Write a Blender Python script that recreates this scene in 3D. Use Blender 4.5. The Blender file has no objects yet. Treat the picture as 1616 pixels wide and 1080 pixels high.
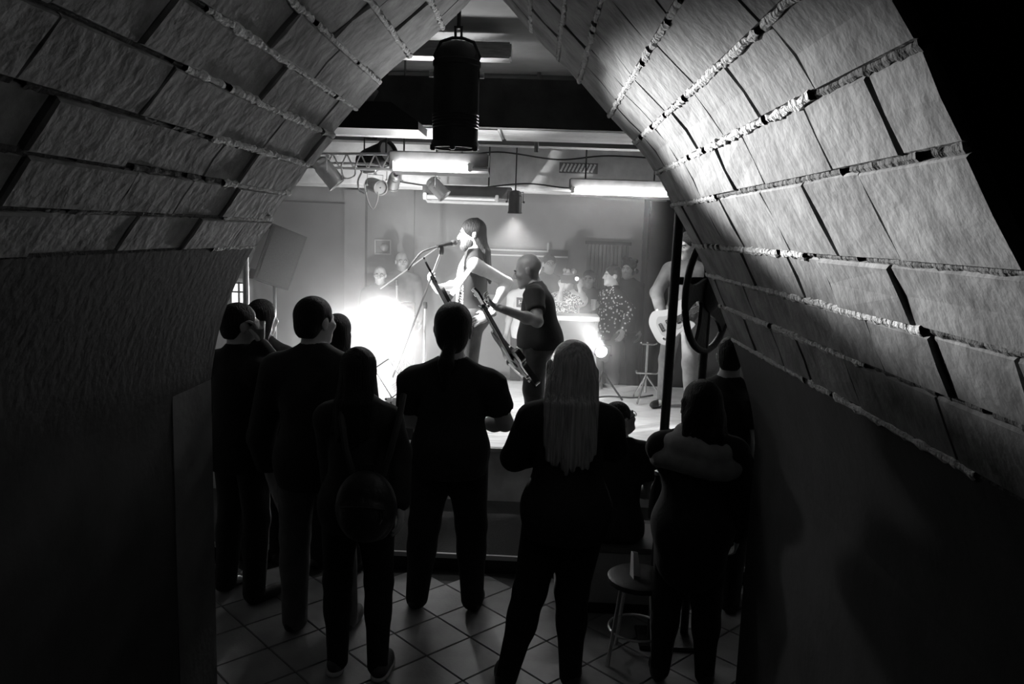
import bpy, bmesh, math, random
import numpy as np
from mathutils import Vector, Matrix
random.seed(7)
SC = bpy.context.scene
COL = SC.collection
# ------------------------------------------------------------------ camera
FPX, CAMZ = 1232.0, 2.25
_s, _c = math.sin(math.radians(2)), math.cos(math.radians(2))
_a, _b = 42*_c - 175*_s, 42*_s + 175*_c
_L = math.sqrt(_a*_a + _b*_b + FPX*FPX)
PSI = -math.asin(_a/_L); TH = math.asin(_b/_L/math.cos(PSI))
F = Vector((math.sin(PSI)*math.cos(TH), math.cos(PSI)*math.cos(TH), -math.sin(TH)))
R0 = Vector((math.cos(PSI), -math.sin(PSI), 0)); U0 = R0.cross(F)
RR = R0*_c + U0*_s; UU = U0*_c - R0*_s
O = Vector((0, 0, CAMZ))
cd = bpy.data.cameras.new('camera'); cam = bpy.data.objects.new('camera', cd); COL.objects.link(cam)
cd.sensor_width = 36; cd.lens = FPX/1616*36; cd.clip_start = .02
M = Matrix.Identity(4)
for i in range(3):
    M[i][0], M[i][1], M[i][2], M[i][3] = RR[i], UU[i], -F[i], O[i]
cam.matrix_world = M
SC.camera = cam
# ------------------------------------------------------------------ world, exposure
w = bpy.data.worlds.new('world'); SC.world = w; w.use_nodes = True
w.node_tree.nodes['Background'].inputs[0].default_value = (.5, .5, .5, 1)
w.node_tree.nodes['Background'].inputs[1].default_value = .0
vs = SC.view_settings
vs.view_transform = 'Standard'; vs.look = 'None'; vs.gamma = 1; vs.use_curve_mapping = False
vs.exposure = -0.25
try:
    SC.cycles.volume_bounces = 1; SC.cycles.max_bounces = 6; SC.cycles.diffuse_bounces = 4
    SC.cycles.sample_clamp_indirect = 4
except Exception: pass

def ray(x, y): return F*FPX + RR*(x-808) + UU*(540-y)
def at(x, y, Y):
    d = ray(x, y); return O + d*(Y/d.y)
def atz(x, y, Z):
    d = ray(x, y); return O + d*((Z-CAMZ)/d.z)

def lamp(name, loc, target, power, kind='SPOT', size=.1, angle=60, blend=.5, parent=None):
    l = bpy.data.lights.new(name, kind); l.energy = power
    if kind == 'SPOT': l.spot_size = math.radians(angle); l.spot_blend = blend; l.shadow_soft_size = size
    elif kind == 'POINT': l.shadow_soft_size = size
    o = bpy.data.objects.new(name, l); COL.objects.link(o); o.location = loc
    o.rotation_euler = (Vector(target)-Vector(loc)).to_track_quat('-Z', 'Y').to_euler()
    return o

FRONT_W = 420
KEY_W, BLIND_W, VAULT_W, HAZE, FOG = 600, 1050, 3600, .078, .75
STAGE, EDGE, BACK, YN, YE = .55, 5.95, 10.2, 1.1, 3.45
# ------------------------------------------------------------------ materials
MATS = {}
def mat(name, v, rough=.7, var=.0, scale=8, bump=0, bscale=40, metal=0, stretch=None, emis=0, spec=.5):
    if name in MATS: return MATS[name]
    m = bpy.data.materials.new(name); m.use_nodes = True; nt = m.node_tree
    b = nt.nodes['Principled BSDF']
    b.inputs['Base Color'].default_value = (v, v, v, 1)
    b.inputs['Roughness'].default_value = rough; b.inputs['Metallic'].default_value = metal
    b.inputs['Specular IOR Level'].default_value = spec
    if emis:
        b.inputs['Emission Color'].default_value = (1, 1, 1, 1); b.inputs['Emission Strength'].default_value = emis
    if var or bump:
        tc = nt.nodes.new('ShaderNodeTexCoord'); mp = nt.nodes.new('ShaderNodeMapping')
        nt.links.new(tc.outputs['Object'], mp.inputs[0])
        if stretch: mp.inputs['Scale'].default_value = stretch
    if var:
        n = nt.nodes.new('ShaderNodeTexNoise'); n.inputs['Scale'].default_value = scale; n.inputs['Detail'].default_value = 6
        nt.links.new(mp.outputs[0], n.inputs['Vector'])
        cr = nt.nodes.new('ShaderNodeValToRGB')
        lo, hi = max(0, v*(1-var)), min(1, v*(1+var))
        cr.color_ramp.elements[0].position = .3; cr.color_ramp.elements[1].position = .7
        cr.color_ramp.elements[0].color = (lo, lo, lo, 1); cr.color_ramp.elements[1].color = (hi, hi, hi, 1)
        nt.links.new(n.outputs['Fac'], cr.inputs[0]); nt.links.new(cr.outputs[0], b.inputs['Base Color'])
    if bump:
        n2 = nt.nodes.new('ShaderNodeTexNoise'); n2.inputs['Scale'].default_value = bscale; n2.inputs['Detail'].default_value = 5
        nt.links.new(mp.outputs[0], n2.inputs['Vector'])
        bp = nt.nodes.new('ShaderNodeBump'); bp.inputs['Strength'].default_value = bump; bp.inputs['Distance'].default_value = .02
        nt.links.new(n2.outputs['Fac'], bp.inputs['Height']); nt.links.new(bp.outputs[0], b.inputs['Normal'])
    MATS[name] = m; return m

stone_m = mat('rough stone', .25, .8, .45, 9, .24, 26, spec=.3)
mortar_m = mat('pale lime mortar', .72, .85, .2, 30, .8, 60)
joint_m = mat('dark joint mortar', .05, .95, .3, 20, .5, 60)
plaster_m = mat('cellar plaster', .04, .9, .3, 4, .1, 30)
wall_m = mat('painted wall', .42, .85, .15, 2.5, .1, 25)
ceil_m = mat('ceiling paint', .22, .9, .2, 3, .1, 20)
beam_m = mat('painted beam', .7, .7, .2, 6, .15, 30)
white_m = mat('white wood', .85, .6, .2, 14, .3, 30, stretch=(1, 6, 6))
darkbeam_m = mat('dark beam', .11, .8, .4, 5, .2, 30)
tile_m = mat('floor tile', .27, .35, .15, 7, .05, 60)
grout_m = mat('tile grout', .06, .9)
stage_m = mat('stage boards', .8, .45, .2, 5, .08, 40, stretch=(1, 8, 1))
stagefront_m = mat('stage front cladding', .6, .8, .2, 6, .1, 30)
carpet_m = mat('black carpet', .02, .95, .3, 60, .3, 200)
black_m = mat('black painted metal', .018, .5, .2, 30, .05, 60)
iron_m = mat('black iron', .02, .42, .3, 20, .15, 60)
steel_m = mat('bare steel', .6, .35, metal=.8)
chrome_m = mat('chrome', .85, .15, metal=1)
silver_m = mat('silver lamp housing', .7, .4, .1, 20, metal=.6)
whiteplastic_m = mat('white plastic', .8, .4)
paper_m = mat('paper', .85, .7)
skin_m = mat('skin', .52, .5, .08, 20, .05, 120)
skinp_m = mat('pale skin', .62, .5, .08, 20, .05, 120)
eye_m = mat('eye', .08, .2)
hairdark_m = mat('dark hair', .014, .55, .4, 20, .7, 22, stretch=(6, 6, .35), spec=.2)
hairbrown_m = mat('brown hair', .06, .5, .4, 20, .7, 22, stretch=(6, 6, .35))
hairblond_m = mat('blond hair', .4, .45, .45, 14, .8, 22, stretch=(6, 6, .3))
hairgrey_m = mat('grey hair', .35, .6, .3, 20, .6, 30, stretch=(4, 4, .6))
cloth_black = mat('black cotton', .012, .9, .3, 9, .35, 9)
cloth_dark = mat('dark cloth', .02, .85, .3, 9, .4, 8)
cloth_char = mat('charcoal cloth', .03, .85, .25, 9, .4, 8)
cloth_grey = mat('grey cloth', .16, .9, .25, 9, .4, 8)
cloth_mid = mat('mid grey cloth', .3, .9, .25, 9, .4, 10)
cloth_denim = mat('denim', .07, .85, .3, 14, .35, 12)
cloth_white = mat('white cotton', .75, .85, .08, 9, .3, 12)
rubber_m = mat('white rubber sole', .6, .6)
shoe_m = mat('black shoe leather', .02, .5, .2, 20, .1, 60)
sneaker_m = mat('dark sneaker', .08, .7, .3, 30, .2, 60)
wood_m = mat('lacquered guitar', .04, .2, .3, 6)
woodneck_m = mat('maple neck', .28, .35, .15, 12, stretch=(1, 10, 10))
cable_m = mat('black cable', .015, .6)
glass_m = bpy.data.materials.new('clear plastic'); glass_m.use_nodes = True
_b = glass_m.node_tree.nodes['Principled BSDF']; _b.inputs['Transmission Weight'].default_value = .9; _b.inputs['Roughness'].default_value = .1
tube_m = mat('fluorescent tube', .9, .4, emis=95)
lens_m = mat('lit lamp lens', .9, .4, emis=45)
dimlens_m = mat('lamp glass', .5, .1)
window_m = mat('lit window pane', .8, .3, emis=2.2)
screen_m = mat('phone screen', .6, .3, emis=.6)

def dots_mat():
    m = bpy.data.materials.new('dotted fabric'); m.use_nodes = True; nt = m.node_tree; b = nt.nodes['Principled BSDF']
    tc = nt.nodes.new('ShaderNodeTexCoord'); v = nt.nodes.new('ShaderNodeTexVoronoi'); v.inputs['Scale'].default_value = 26
    nt.links.new(tc.outputs['Object'], v.inputs['Vector']); cr = nt.nodes.new('ShaderNodeValToRGB')
    cr.color_ramp.elements[0].position = .28; cr.color_ramp.elements[0].color = (.75,)*3+(1,)
    cr.color_ramp.elements[1].position = .34; cr.color_ramp.elements[1].color = (.025,)*3+(1,)
    nt.links.new(v.outputs['Distance'], cr.inputs[0]); nt.links.new(cr.outputs[0], b.inputs['Base Color'])
    b.inputs['Roughness'].default_value = .85; return m
dots_m = dots_mat()
def print_mat(name, lo, hi, scale, ymax, zmin, zmax):
    # dark cloth with a pale rib-like print over the chest (object space, front is -y)
    m = bpy.data.materials.new(name); m.use_nodes = True; nt = m.node_tree; b = nt.nodes['Principled BSDF']
    tc = nt.nodes.new('ShaderNodeTexCoord'); sp = nt.nodes.new('ShaderNodeSeparateXYZ'); nt.links.new(tc.outputs['Object'], sp.inputs[0])
    wv = nt.nodes.new('ShaderNodeTexWave'); wv.bands_direction = 'Z'; wv.inputs['Scale'].default_value = scale
    wv.inputs['Distortion'].default_value = 14; wv.inputs['Detail'].default_value = 3; wv.inputs['Detail Scale'].default_value = 4
    nt.links.new(tc.outputs['Object'], wv.inputs['Vector'])
    def cmp(sock, val, op):
        n = nt.nodes.new('ShaderNodeMath'); n.operation = op; nt.links.new(sock, n.inputs[0]); n.inputs[1].default_value = val; return n.outputs[0]
    def mul(a, c):
        n = nt.nodes.new('ShaderNodeMath'); n.operation = 'MULTIPLY'; nt.links.new(a, n.inputs[0]); nt.links.new(c, n.inputs[1]); return n.outputs[0]
    k = mul(mul(cmp(sp.outputs['Y'], ymax, 'LESS_THAN'), cmp(sp.outputs['Z'], zmin, 'GREATER_THAN')),
            mul(cmp(sp.outputs['Z'], zmax, 'LESS_THAN'), cmp(wv.outputs['Fac'], .45, 'GREATER_THAN')))
    mx = nt.nodes.new('ShaderNodeMix'); mx.data_type = 'RGBA'; nt.links.new(k, mx.inputs[0])
    mx.inputs[6].default_value = (lo, lo, lo, 1); mx.inputs[7].default_value = (hi, hi, hi, 1)
    nt.links.new(mx.outputs[2], b.inputs['Base Color']); b.inputs['Roughness'].default_value = .85; return m
vest_m = print_mat('vest with pale rib print', .03, .7, 9, -.075, 1.06, 1.5)
fan_m = print_mat('white shirt with dark print', .75, .06, 6, -.05, .9, 1.5)

# ------------------------------------------------------------------ object helpers
def tag(o, label=None, cat=None, group=None, kind=None):
    if label: o['label'] = label
    if cat: o['category'] = cat
    if group: o['group'] = group
    if kind: o['kind'] = kind
    return o
def link(name, me, m=None, parent=None):
    o = bpy.data.objects.new(name, me); COL.objects.link(o)
    if m is not None and me is not None:
        me.materials.clear(); me.materials.append(m)
    if parent: o.parent = parent
    return o
def empty(name, loc=(0, 0, 0), rz=0):
    o = bpy.data.objects.new(name, None); COL.objects.link(o); o.location = loc; o.rotation_euler = (0, 0, rz); o.empty_display_size = .1
    return o
def thing(name, label, cat, loc=(0, 0, 0), rz=0, group=None): return tag(empty(name, loc, rz), label, cat, group)
class MB:
    def __init__(s): s.bm = bmesh.new()
    def box(s, c, d, rot=None, bev=0):
        vs_ = bmesh.ops.create_cube(s.bm, size=1)['verts']
        bmesh.ops.scale(s.bm, vec=d, verts=vs_)
        if bev: 
            es = list({e for v in vs_ for e in v.link_edges})
            r = bmesh.ops.bevel(s.bm, geom=es, offset=bev, segments=2, affect='EDGES'); vs_ = list({v for f in r['faces'] for v in f.verts} | {v for v in vs_ if v.is_valid})
        if rot is not None: bmesh.ops.rotate(s.bm, matrix=rot, verts=vs_)
        bmesh.ops.translate(s.bm, vec=c, verts=vs_); return s
    def tube(s, pts, r, n=10, r2=None, cap=True):
        pts = [Vector(p) for p in pts]; rings = []
        up = None
        for i, p in enumerate(pts):
            d = (pts[min(i+1, len(pts)-1)]-pts[max(i-1, 0)]).normalized()
            if up is None: up = Vector((0, 0, 1)) if abs(d.z) < .9 else Vector((1, 0, 0))
            u = (up - d*up.dot(d)).normalized(); v = d.cross(u); up = u
            rr = (r if r2 is None else r+(r2-r)*i/(len(pts)-1)) if not isinstance(r, (list, tuple)) else r[i]
            rings.append([s.bm.verts.new(p+u*(rr*math.cos(2*math.pi*k/n))+v*(rr*math.sin(2*math.pi*k/n))) for k in range(n)])
        for a, c in zip(rings, rings[1:]):
            for k in range(n): s.bm.faces.new((a[k], a[(k+1) % n], c[(k+1) % n], c[k]))
        if cap: s.bm.faces.new(rings[0][::-1]); s.bm.faces.new(rings[-1])
        return s
    def lathe(s, prof, n=28, axis=None, c=(0, 0, 0), ring=False):
        rings = []; q = Vector((0, 0, 1)).rotation_difference(Vector(axis).normalized()) if axis is not None else None
        for r_, z in prof:
            ring = []
            for k in range(n):
                p = Vector((r_*math.cos(2*math.pi*k/n), r_*math.sin(2*math.pi*k/n), z))
                if q: p = q @ p
                ring.append(s.bm.verts.new(p+Vector(c)))
            rings.append(ring)
        for a, b_ in zip(rings, rings[1:]):
            for k in range(n): s.bm.faces.new((a[k], a[(k+1) % n], b_[(k+1) % n], b_[k]))
        if ring:
            a, b_ = rings[-1], rings[0]
            for k in range(n): s.bm.faces.new((a[k], a[(k+1) % n], b_[(k+1) % n], b_[k]))
        else: s.bm.faces.new(rings[0][::-1]); s.bm.faces.new(rings[-1])
        return s
    def prism(s, poly, z0, z1):
        a = [s.bm.verts.new((x, y, z0)) for x, y in poly]; b_ = [s.bm.verts.new((x, y, z1)) for x, y in poly]
        s.bm.faces.new(a[::-1]); s.bm.faces.new(b_)
        for k in range(len(poly)): s.bm.faces.new((a[k], a[(k+1) % len(poly)], b_[(k+1) % len(poly)], b_[k]))
        return s
    def build(s, name, m, parent=None, smooth=False):
        bmesh.ops.recalc_face_normals(s.bm, faces=s.bm.faces)
        me = bpy.data.meshes.new(name); s.bm.to_mesh(me); s.bm.free()
        if smooth:
            me.polygons.foreach_set('use_smooth', [True]*len(me.polygons))
            try: me.set_sharp_from_angle(angle=math.radians(40))
            except Exception: pass
        return link(name, me, m, parent)
def box(name, m, c, d, parent=None, rot=None, bev=0): return MB().box(c, d, rot, bev).build(name, m, parent)
def cat_rom(pts, n=6, closed=False):
    P = [Vector(p) for p in pts]; out = []; N = len(P)
    for i in range(N if closed else N-1):
        p0 = P[(i-1) % N] if closed or i > 0 else P[0]; p1 = P[i]; p2 = P[(i+1) % N]; p3 = P[(i+2) % N] if closed or i+2 < N else P[-1]
        for k in range(n):
            t = k/n; out.append(.5*((2*p1)+(p2-p0)*t+(2*p0-5*p1+4*p2-p3)*t*t+(3*p1-p0-3*p2+p3)*t**3))
    if not closed: out.append(P[-1])
    return out
def struct(o): o['kind'] = 'structure'; return o
# ------------------------------------------------------------------ the vaulted passage
LPX = [(768, -27), (740, 5), (700, 45), (648, 90), (600, 132), (545, 195), (490, 262), (430, 348), (395, 400), (352, 500), (333, 600), (330, 700)]
RPX = [(768, -27), (795, 0), (838, 50), (880, 95), (920, 138), (960, 185), (1020, 250), (1060, 325), (1100, 400), (1130, 470), (1160, 550), (1185, 640), (1193, 700)]
def prof(px, xs):
    p = [at(x, y, YE) for x, y in px]; pts = [Vector((q.x, q.z)) for q in p]
    pts[-1].x = xs; pts = cat_rom([(q.x, q.y, 0) for q in pts], 6); pts = [Vector((q.x, q.y)) for q in pts]
    pts.append(Vector((xs, .6))); pts.append(Vector((xs, 0)))
    acc = [0]
    for a, c in zip(pts, pts[1:]): acc.append(acc[-1]+(c-a).length)
    return pts, acc
PL, AL = prof(LPX, -1.47); PR, AR = prof(RPX, 1.01)
def pt(side, t):
    P, A = (PL, AL) if side < 0 else (PR, AR)
    t = max(0, min(t, A[-1]-1e-6))
    for i in range(len(A)-1):
        if A[i+1] >= t: break
    k = (t-A[i])/max(1e-9, A[i+1]-A[i]); p = P[i].lerp(P[i+1], k)
    d = (P[min(i+2, len(P)-1)]-P[max(i-1, 0)]).normalized()
    n = Vector((-d.y, d.x))*(-side)          # points into the masonry
    if n.dot(p-Vector((-.23, 1.4))) < 0: n = -n
    return p, n
def arc(side, px):
    q = at(px[0], px[1], YE); q = Vector((q.x, q.z)); P, A = (PL, AL) if side < 0 else (PR, AR)
    return min(zip(P, A), key=lambda e: (e[0]-q).length)[1]
JL = [0]+[arc(-1, p) for p in [(700, 48), (645, 91), (597, 132), (563, 176), (525, 222), (487, 263), (459, 305), (430, 348), (400, 395)]]
JR = [0]+[arc(1, p) for p in [(838, 55), (883, 94), (918, 133), (963, 182), (1003, 225), (1035, 280), (1068, 328), (1100, 378), (1125, 432), (1143, 482), (1160, 540)]]
wall = None
def build_wall():
    bm = bmesh.new(); path = []
    for side, J in ((-1, JL), (1, JR)):
        P, A = (PL, AL) if side < 0 else (PR, AR); seq = []
        for p_, a in zip(P, A):
            p, n = pt(side, a); off = .019 if a < J[-1] else 0.0
            if side > 0 and a == 0: continue
            seq.append((p + n*off if a > 0 else p+Vector((0, .03)), a))
        pj, nj = pt(side, J[-1]); k = next(i for i, e in enumerate(seq) if e[1] > J[-1])
        seq[k:k] = [(pj+nj*.019, J[-1]), (pj, J[-1])]
        path = ([e[0] for e in seq][::-1] + path) if side < 0 else path + [e[0] for e in seq]
    c = Vector((-.23, 1.4)); X0, X1, Z1 = -4.6, 2.5, 3.5
    def outer(p):
        if p.y < 1e-3: return Vector((X0 if p.x < c.x else X1, 0))
        d = p-c; ks = []
        if d.x < 0: ks.append((X0-c.x)/d.x)
        if d.x > 0: ks.append((X1-c.x)/d.x)
        if d.y > 0: ks.append((Z1-c.y)/d.y)
        if d.y < 0: ks.append((0-c.y)/d.y)
        return c+d*min(ks)
    N = [bm.verts.new((p.x, YN, p.y)) for p in path]; E_ = [bm.verts.new((p.x, YE, p.y)) for p in path]
    ON = [bm.verts.new((outer(p).x, YN, outer(p).y)) for p in path]; OE = [bm.verts.new((outer(p).x, YE, outer(p).y)) for p in path]
    for i in range(len(path)-1):
        bm.faces.new((N[i], N[i+1], E_[i+1], E_[i])); bm.faces.new((N[i], ON[i], ON[i+1], N[i+1])); bm.faces.new((E_[i], E_[i+1], OE[i+1], OE[i]))
    bmesh.ops.recalc_face_normals(bm, faces=bm.faces)
    me = bpy.data.meshes.new('wall_arch'); bm.to_mesh(me); bm.free()
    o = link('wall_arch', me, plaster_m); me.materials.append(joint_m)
    for p in me.polygons:       # the bed behind the blocks is the dark joint mortar
        cc = p.center
        if YN+.01 < cc.y < YE-.01 and abs(p.normal.y) < .5 and cc.z > (pt(-1, JL[-1])[0].y if cc.x < -.3 else pt(1, JR[-1])[0].y): p.material_index = 1
    return tag(struct(o), 'thick cellar wall pierced by a pointed stone vault', 'wall')
wall = build_wall()
rb = random.Random(21)
def block(side, t0, t1, y0, y1):
    g = rb.uniform(.004, .008); gy = rb.uniform(.0015, .005); o = rb.uniform(-.004, .004) if side > 0 else rb.uniform(-.012, .012); b_ = rb.uniform(.003, .006)
    rows = []
    for (u, ins) in ((0, 0), (1, 0)): pass
    bm = bmesh.new()
    def V(t, y, off):
        p, n = pt(side, t); q = p+n*off; return bm.verts.new((q.x, y, q.y))
    ta, tb, tm = t0+g, t1-g, (t0+t1)/2; ya, yb = y0+gy, y1-gy
    j = lambda: rb.uniform(-.003, .003)
    tl = [j() for _ in range(4)]
    front = [[V(t, y, o+tl[(i*2+k) % 4]) for k, y in enumerate((ya+b_, yb-b_))] for i, t in enumerate((ta+b_, tm, tb-b_))]
    mid = [[V(t, y, o+b_+.002) for y in (ya, yb)] for t in (ta, tm, tb)]
    bk = [[V(t, y, .06) for y in (ya, yb)] for t in (ta, tb)]
    fn = bm.faces.new
    for i in range(2):
        fn((front[i][0], front[i][1], front[i+1][1], front[i+1][0]))
        fn((front[i][0], front[i+1][0], mid[i+1][0], mid[i][0])); fn((front[i][1], front[i+1][1], mid[i+1][1], mid[i][1]))
    fn((front[0][0], front[0][1], mid[0][1], mid[0][0])); fn((front[2][0], front[2][1], mid[2][1], mid[2][0]))
    fn((mid[0][0], mid[0][1], bk[0][1], bk[0][0])); fn((mid[2][0], mid[2][1], bk[1][1], bk[1][0]))
    for k in (0, 1): fn((mid[0][k], mid[1][k], mid[2][k], bk[1][k], bk[0][k]))
    bmesh.ops.recalc_face_normals(bm, faces=bm.faces)
    me = bpy.data.meshes.new('stone_block'); bm.to_mesh(me); bm.free()
    link('stone_block', me, stone_m, wall)
for side, J in ((-1, JL), (1, JR)):
    for i in range(len(J)-1):
        y = YE; first = True
        while y > YN+.02:
            ln = rb.uniform(.1, .4) if first else rb.uniform(.24, .52); first = False
            y2 = y-ln
            if y2 < YN+.12: y2 = YN
            block(side, J[i], J[i+1], y2, y); y = y2
def mortar(side, t, spans, m=None, lo=-.007, hi=-.004):
    bm = bmesh.new()
    for y0, y1 in spans:
        y = y1; prev = None
        while y > y0:
            wl, wr_, o = rb.uniform(.004, .014), rb.uniform(.004, .014), rb.uniform(lo, hi)
            row = []
            for dt, off in ((-wl-.004, .012), (-wl, o+.003), (0, o), (wr_, o+.003), (wr_+.004, .012)):
                p, n = pt(side, t+dt); q = p+n*off; row.append(bm.verts.new((q.x, y, q.y)))
            if prev:
                for k in range(4): bm.faces.new((prev[k], prev[k+1], row[k+1], row[k]))
            prev = row; y -= rb.uniform(.012, .03)
            if rb.random() < .03: prev = None; y -= rb.uniform(.01, .03)
    bmesh.ops.recalc_face_normals(bm, faces=bm.faces)
    me = bpy.data.meshes.new('mortar_joint'); bm.to_mesh(me); bm.free(); link('mortar_joint', me, m or mortar_m, wall)
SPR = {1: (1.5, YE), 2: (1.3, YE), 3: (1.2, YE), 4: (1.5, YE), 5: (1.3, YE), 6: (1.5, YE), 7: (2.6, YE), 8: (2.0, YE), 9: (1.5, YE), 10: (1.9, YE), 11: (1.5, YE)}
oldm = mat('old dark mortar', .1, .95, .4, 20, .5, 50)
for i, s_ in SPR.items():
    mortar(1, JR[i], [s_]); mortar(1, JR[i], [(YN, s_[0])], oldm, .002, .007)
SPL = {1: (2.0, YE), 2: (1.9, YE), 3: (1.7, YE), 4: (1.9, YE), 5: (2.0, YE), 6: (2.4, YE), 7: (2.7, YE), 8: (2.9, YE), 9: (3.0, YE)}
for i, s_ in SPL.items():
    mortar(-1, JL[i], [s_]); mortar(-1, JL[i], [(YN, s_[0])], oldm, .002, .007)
# strip on the left jamb, coloured paler in place of light it catches
struct(box('trim_1', mat('lit jamb plaster', .13, .9, .2, 5, .1, 30), (-1.4685, 3.26, .85), (.008, .38, 1.7)))

# ------------------------------------------------------------------ room shell
def slab(name, m, lo, hi):
    c = [(a+b_)/2 for a, b_ in zip(lo, hi)]; d = [b_-a for a, b_ in zip(lo, hi)]
    return struct(box(name, m, c, d))
floor = slab('floor', grout_m, (-4.6, -2.5, -.2), (2.5, BACK, -.008))
tm = MB().box((0, 0, -.01), (.294, .294, .02), None, .003).build('floor_tile', tile_m).data
bpy.data.objects.remove(bpy.data.objects['floor_tile'])
s45 = .3/math.sqrt(2); n = 0
ox, oy, _z = atz(742, 1006, 0)
for i in range(-16, 17):
    for j in range(-16, 17):
        x, y = ox+(i-j)*s45, oy+s45+(i+j)*s45
        if -2.3 < x < 2.0 and 2.75 < y < 4.86:
            o = link('floor_tile', tm, None, floor); o.location = (x, y, 0); o.rotation_euler = (0, 0, math.pi/4)
slab('wall_left', wall_m, (-4.8, YE, 0), (-4.6, BACK, 3.5)); slab('wall_right', wall_m, (2.5, YE, 0), (2.7, BACK, 3.5))
wb = slab('wall_back', wall_m, (-4.8, BACK, 0), (2.7, BACK+.2, 3.5))
slab('ceiling', ceil_m, (-4.8, -2.5, 3.5), (2.7, BACK+.2, 3.7))
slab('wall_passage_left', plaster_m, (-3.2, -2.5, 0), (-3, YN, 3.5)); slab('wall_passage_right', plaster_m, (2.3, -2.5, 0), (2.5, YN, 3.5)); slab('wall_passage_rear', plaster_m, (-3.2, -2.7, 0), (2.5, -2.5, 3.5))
# low carpeted step, then the stage
st = slab('floor_step', carpet_m, (-4.6, 4.9, -.005), (2.5, EDGE, .12))
box('step_nosing', mat('worn metal nosing', .45, .5), (-1.05, 4.893, .108), (7, .02, .03), st)
stg = slab('floor_stage', stage_m, (-4.6, EDGE+.02, 0), (2.5, 8.75, STAGE))
for k in range(6): box('front_panel', stagefront_m, (-4+1.18*k, EDGE+.008, .27), (1.17, .024, .53), stg)
box('stage_lip', mat('stage lip', .3, .6), (-1.05, EDGE+.0, STAGE-.012), (7.1, .05, .03), stg)
slab('floor_rear', stagefront_m, (-4.6, 8.75, 0), (2.5, BACK, .28))
# recess, pilaster and doorway of the back wall
def onback(x, y, dy=0): return at(x, y, BACK-dy)
def backpanel(name, m, x0, y0, x1, y1, d0, d1, parent=None):
    a, b_ = onback(x0, y0), onback(x1, y1)
    return box(name, m, ((a.x+b_.x)/2, BACK-(d0+d1)/2, (a.z+b_.z)/2), (abs(b_.x-a.x), abs(d1-d0), abs(a.z-b_.z)), parent)
struct(backpanel('trim_2', wall_m, 548, 300, 577, 700, 0, .14))
struct(backpanel('trim_3', mat('dim wall panel', .3, .85, .1, 3), 400, 317, 546, 700, 0, .05))
struct(backpanel('trim_4', wall_m, 643, 300, 651, 560, 0, .06))
d1 = backpanel('door_1', mat('dark door', .03, .7, .3, 6), 1026, 312, 1110, 700, .0, .05); struct(d1)
p = d1.location
backpanel('door_frame', mat('door frame', .2, .7), 1018, 306, 1027, 700, 0, .09, d1)
_x = at(1024, 400, 9.0).x
slab('wall_right_return', mat('dark paint', .025, .8, .3, 4), (_x, 9.0, .28), (2.5, 9.18, 2.63))
# beams under the ceiling
def beam(name, m, x0, x1, y0, y1, z0, z1, bev=.01): return struct(box(name, m, ((x0+x1)/2, (y0+y1)/2, (z0+z1)/2), (x1-x0, y1-y0, z1-z0), None, None, bev))
beam('trim_5', darkbeam_m, -4.6, 2.5, 4.9, 5.0, 2.87, 3.16)
beam('trim_6', white_m, -4.6, -.27, 5.0, 5.62, 2.865, 3.0)  # left half coloured whiter than the right for the tube's brighter light
beam('trim_11', beam_m, -.26, 2.5, 5.0, 5.62, 2.87, 3.0)
beam('trim_7', beam_m, -4.6, 2.5, 7.5, 8.2, 2.63, 3.5)
beam('trim_8', ceil_m, -4.6, 2.5, 6.55, 6.75, 2.94, 3.5)
beam('trim_9', white_m, -1.35, -.22, 5.2, 5.36, 3.34, 3.44)
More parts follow.
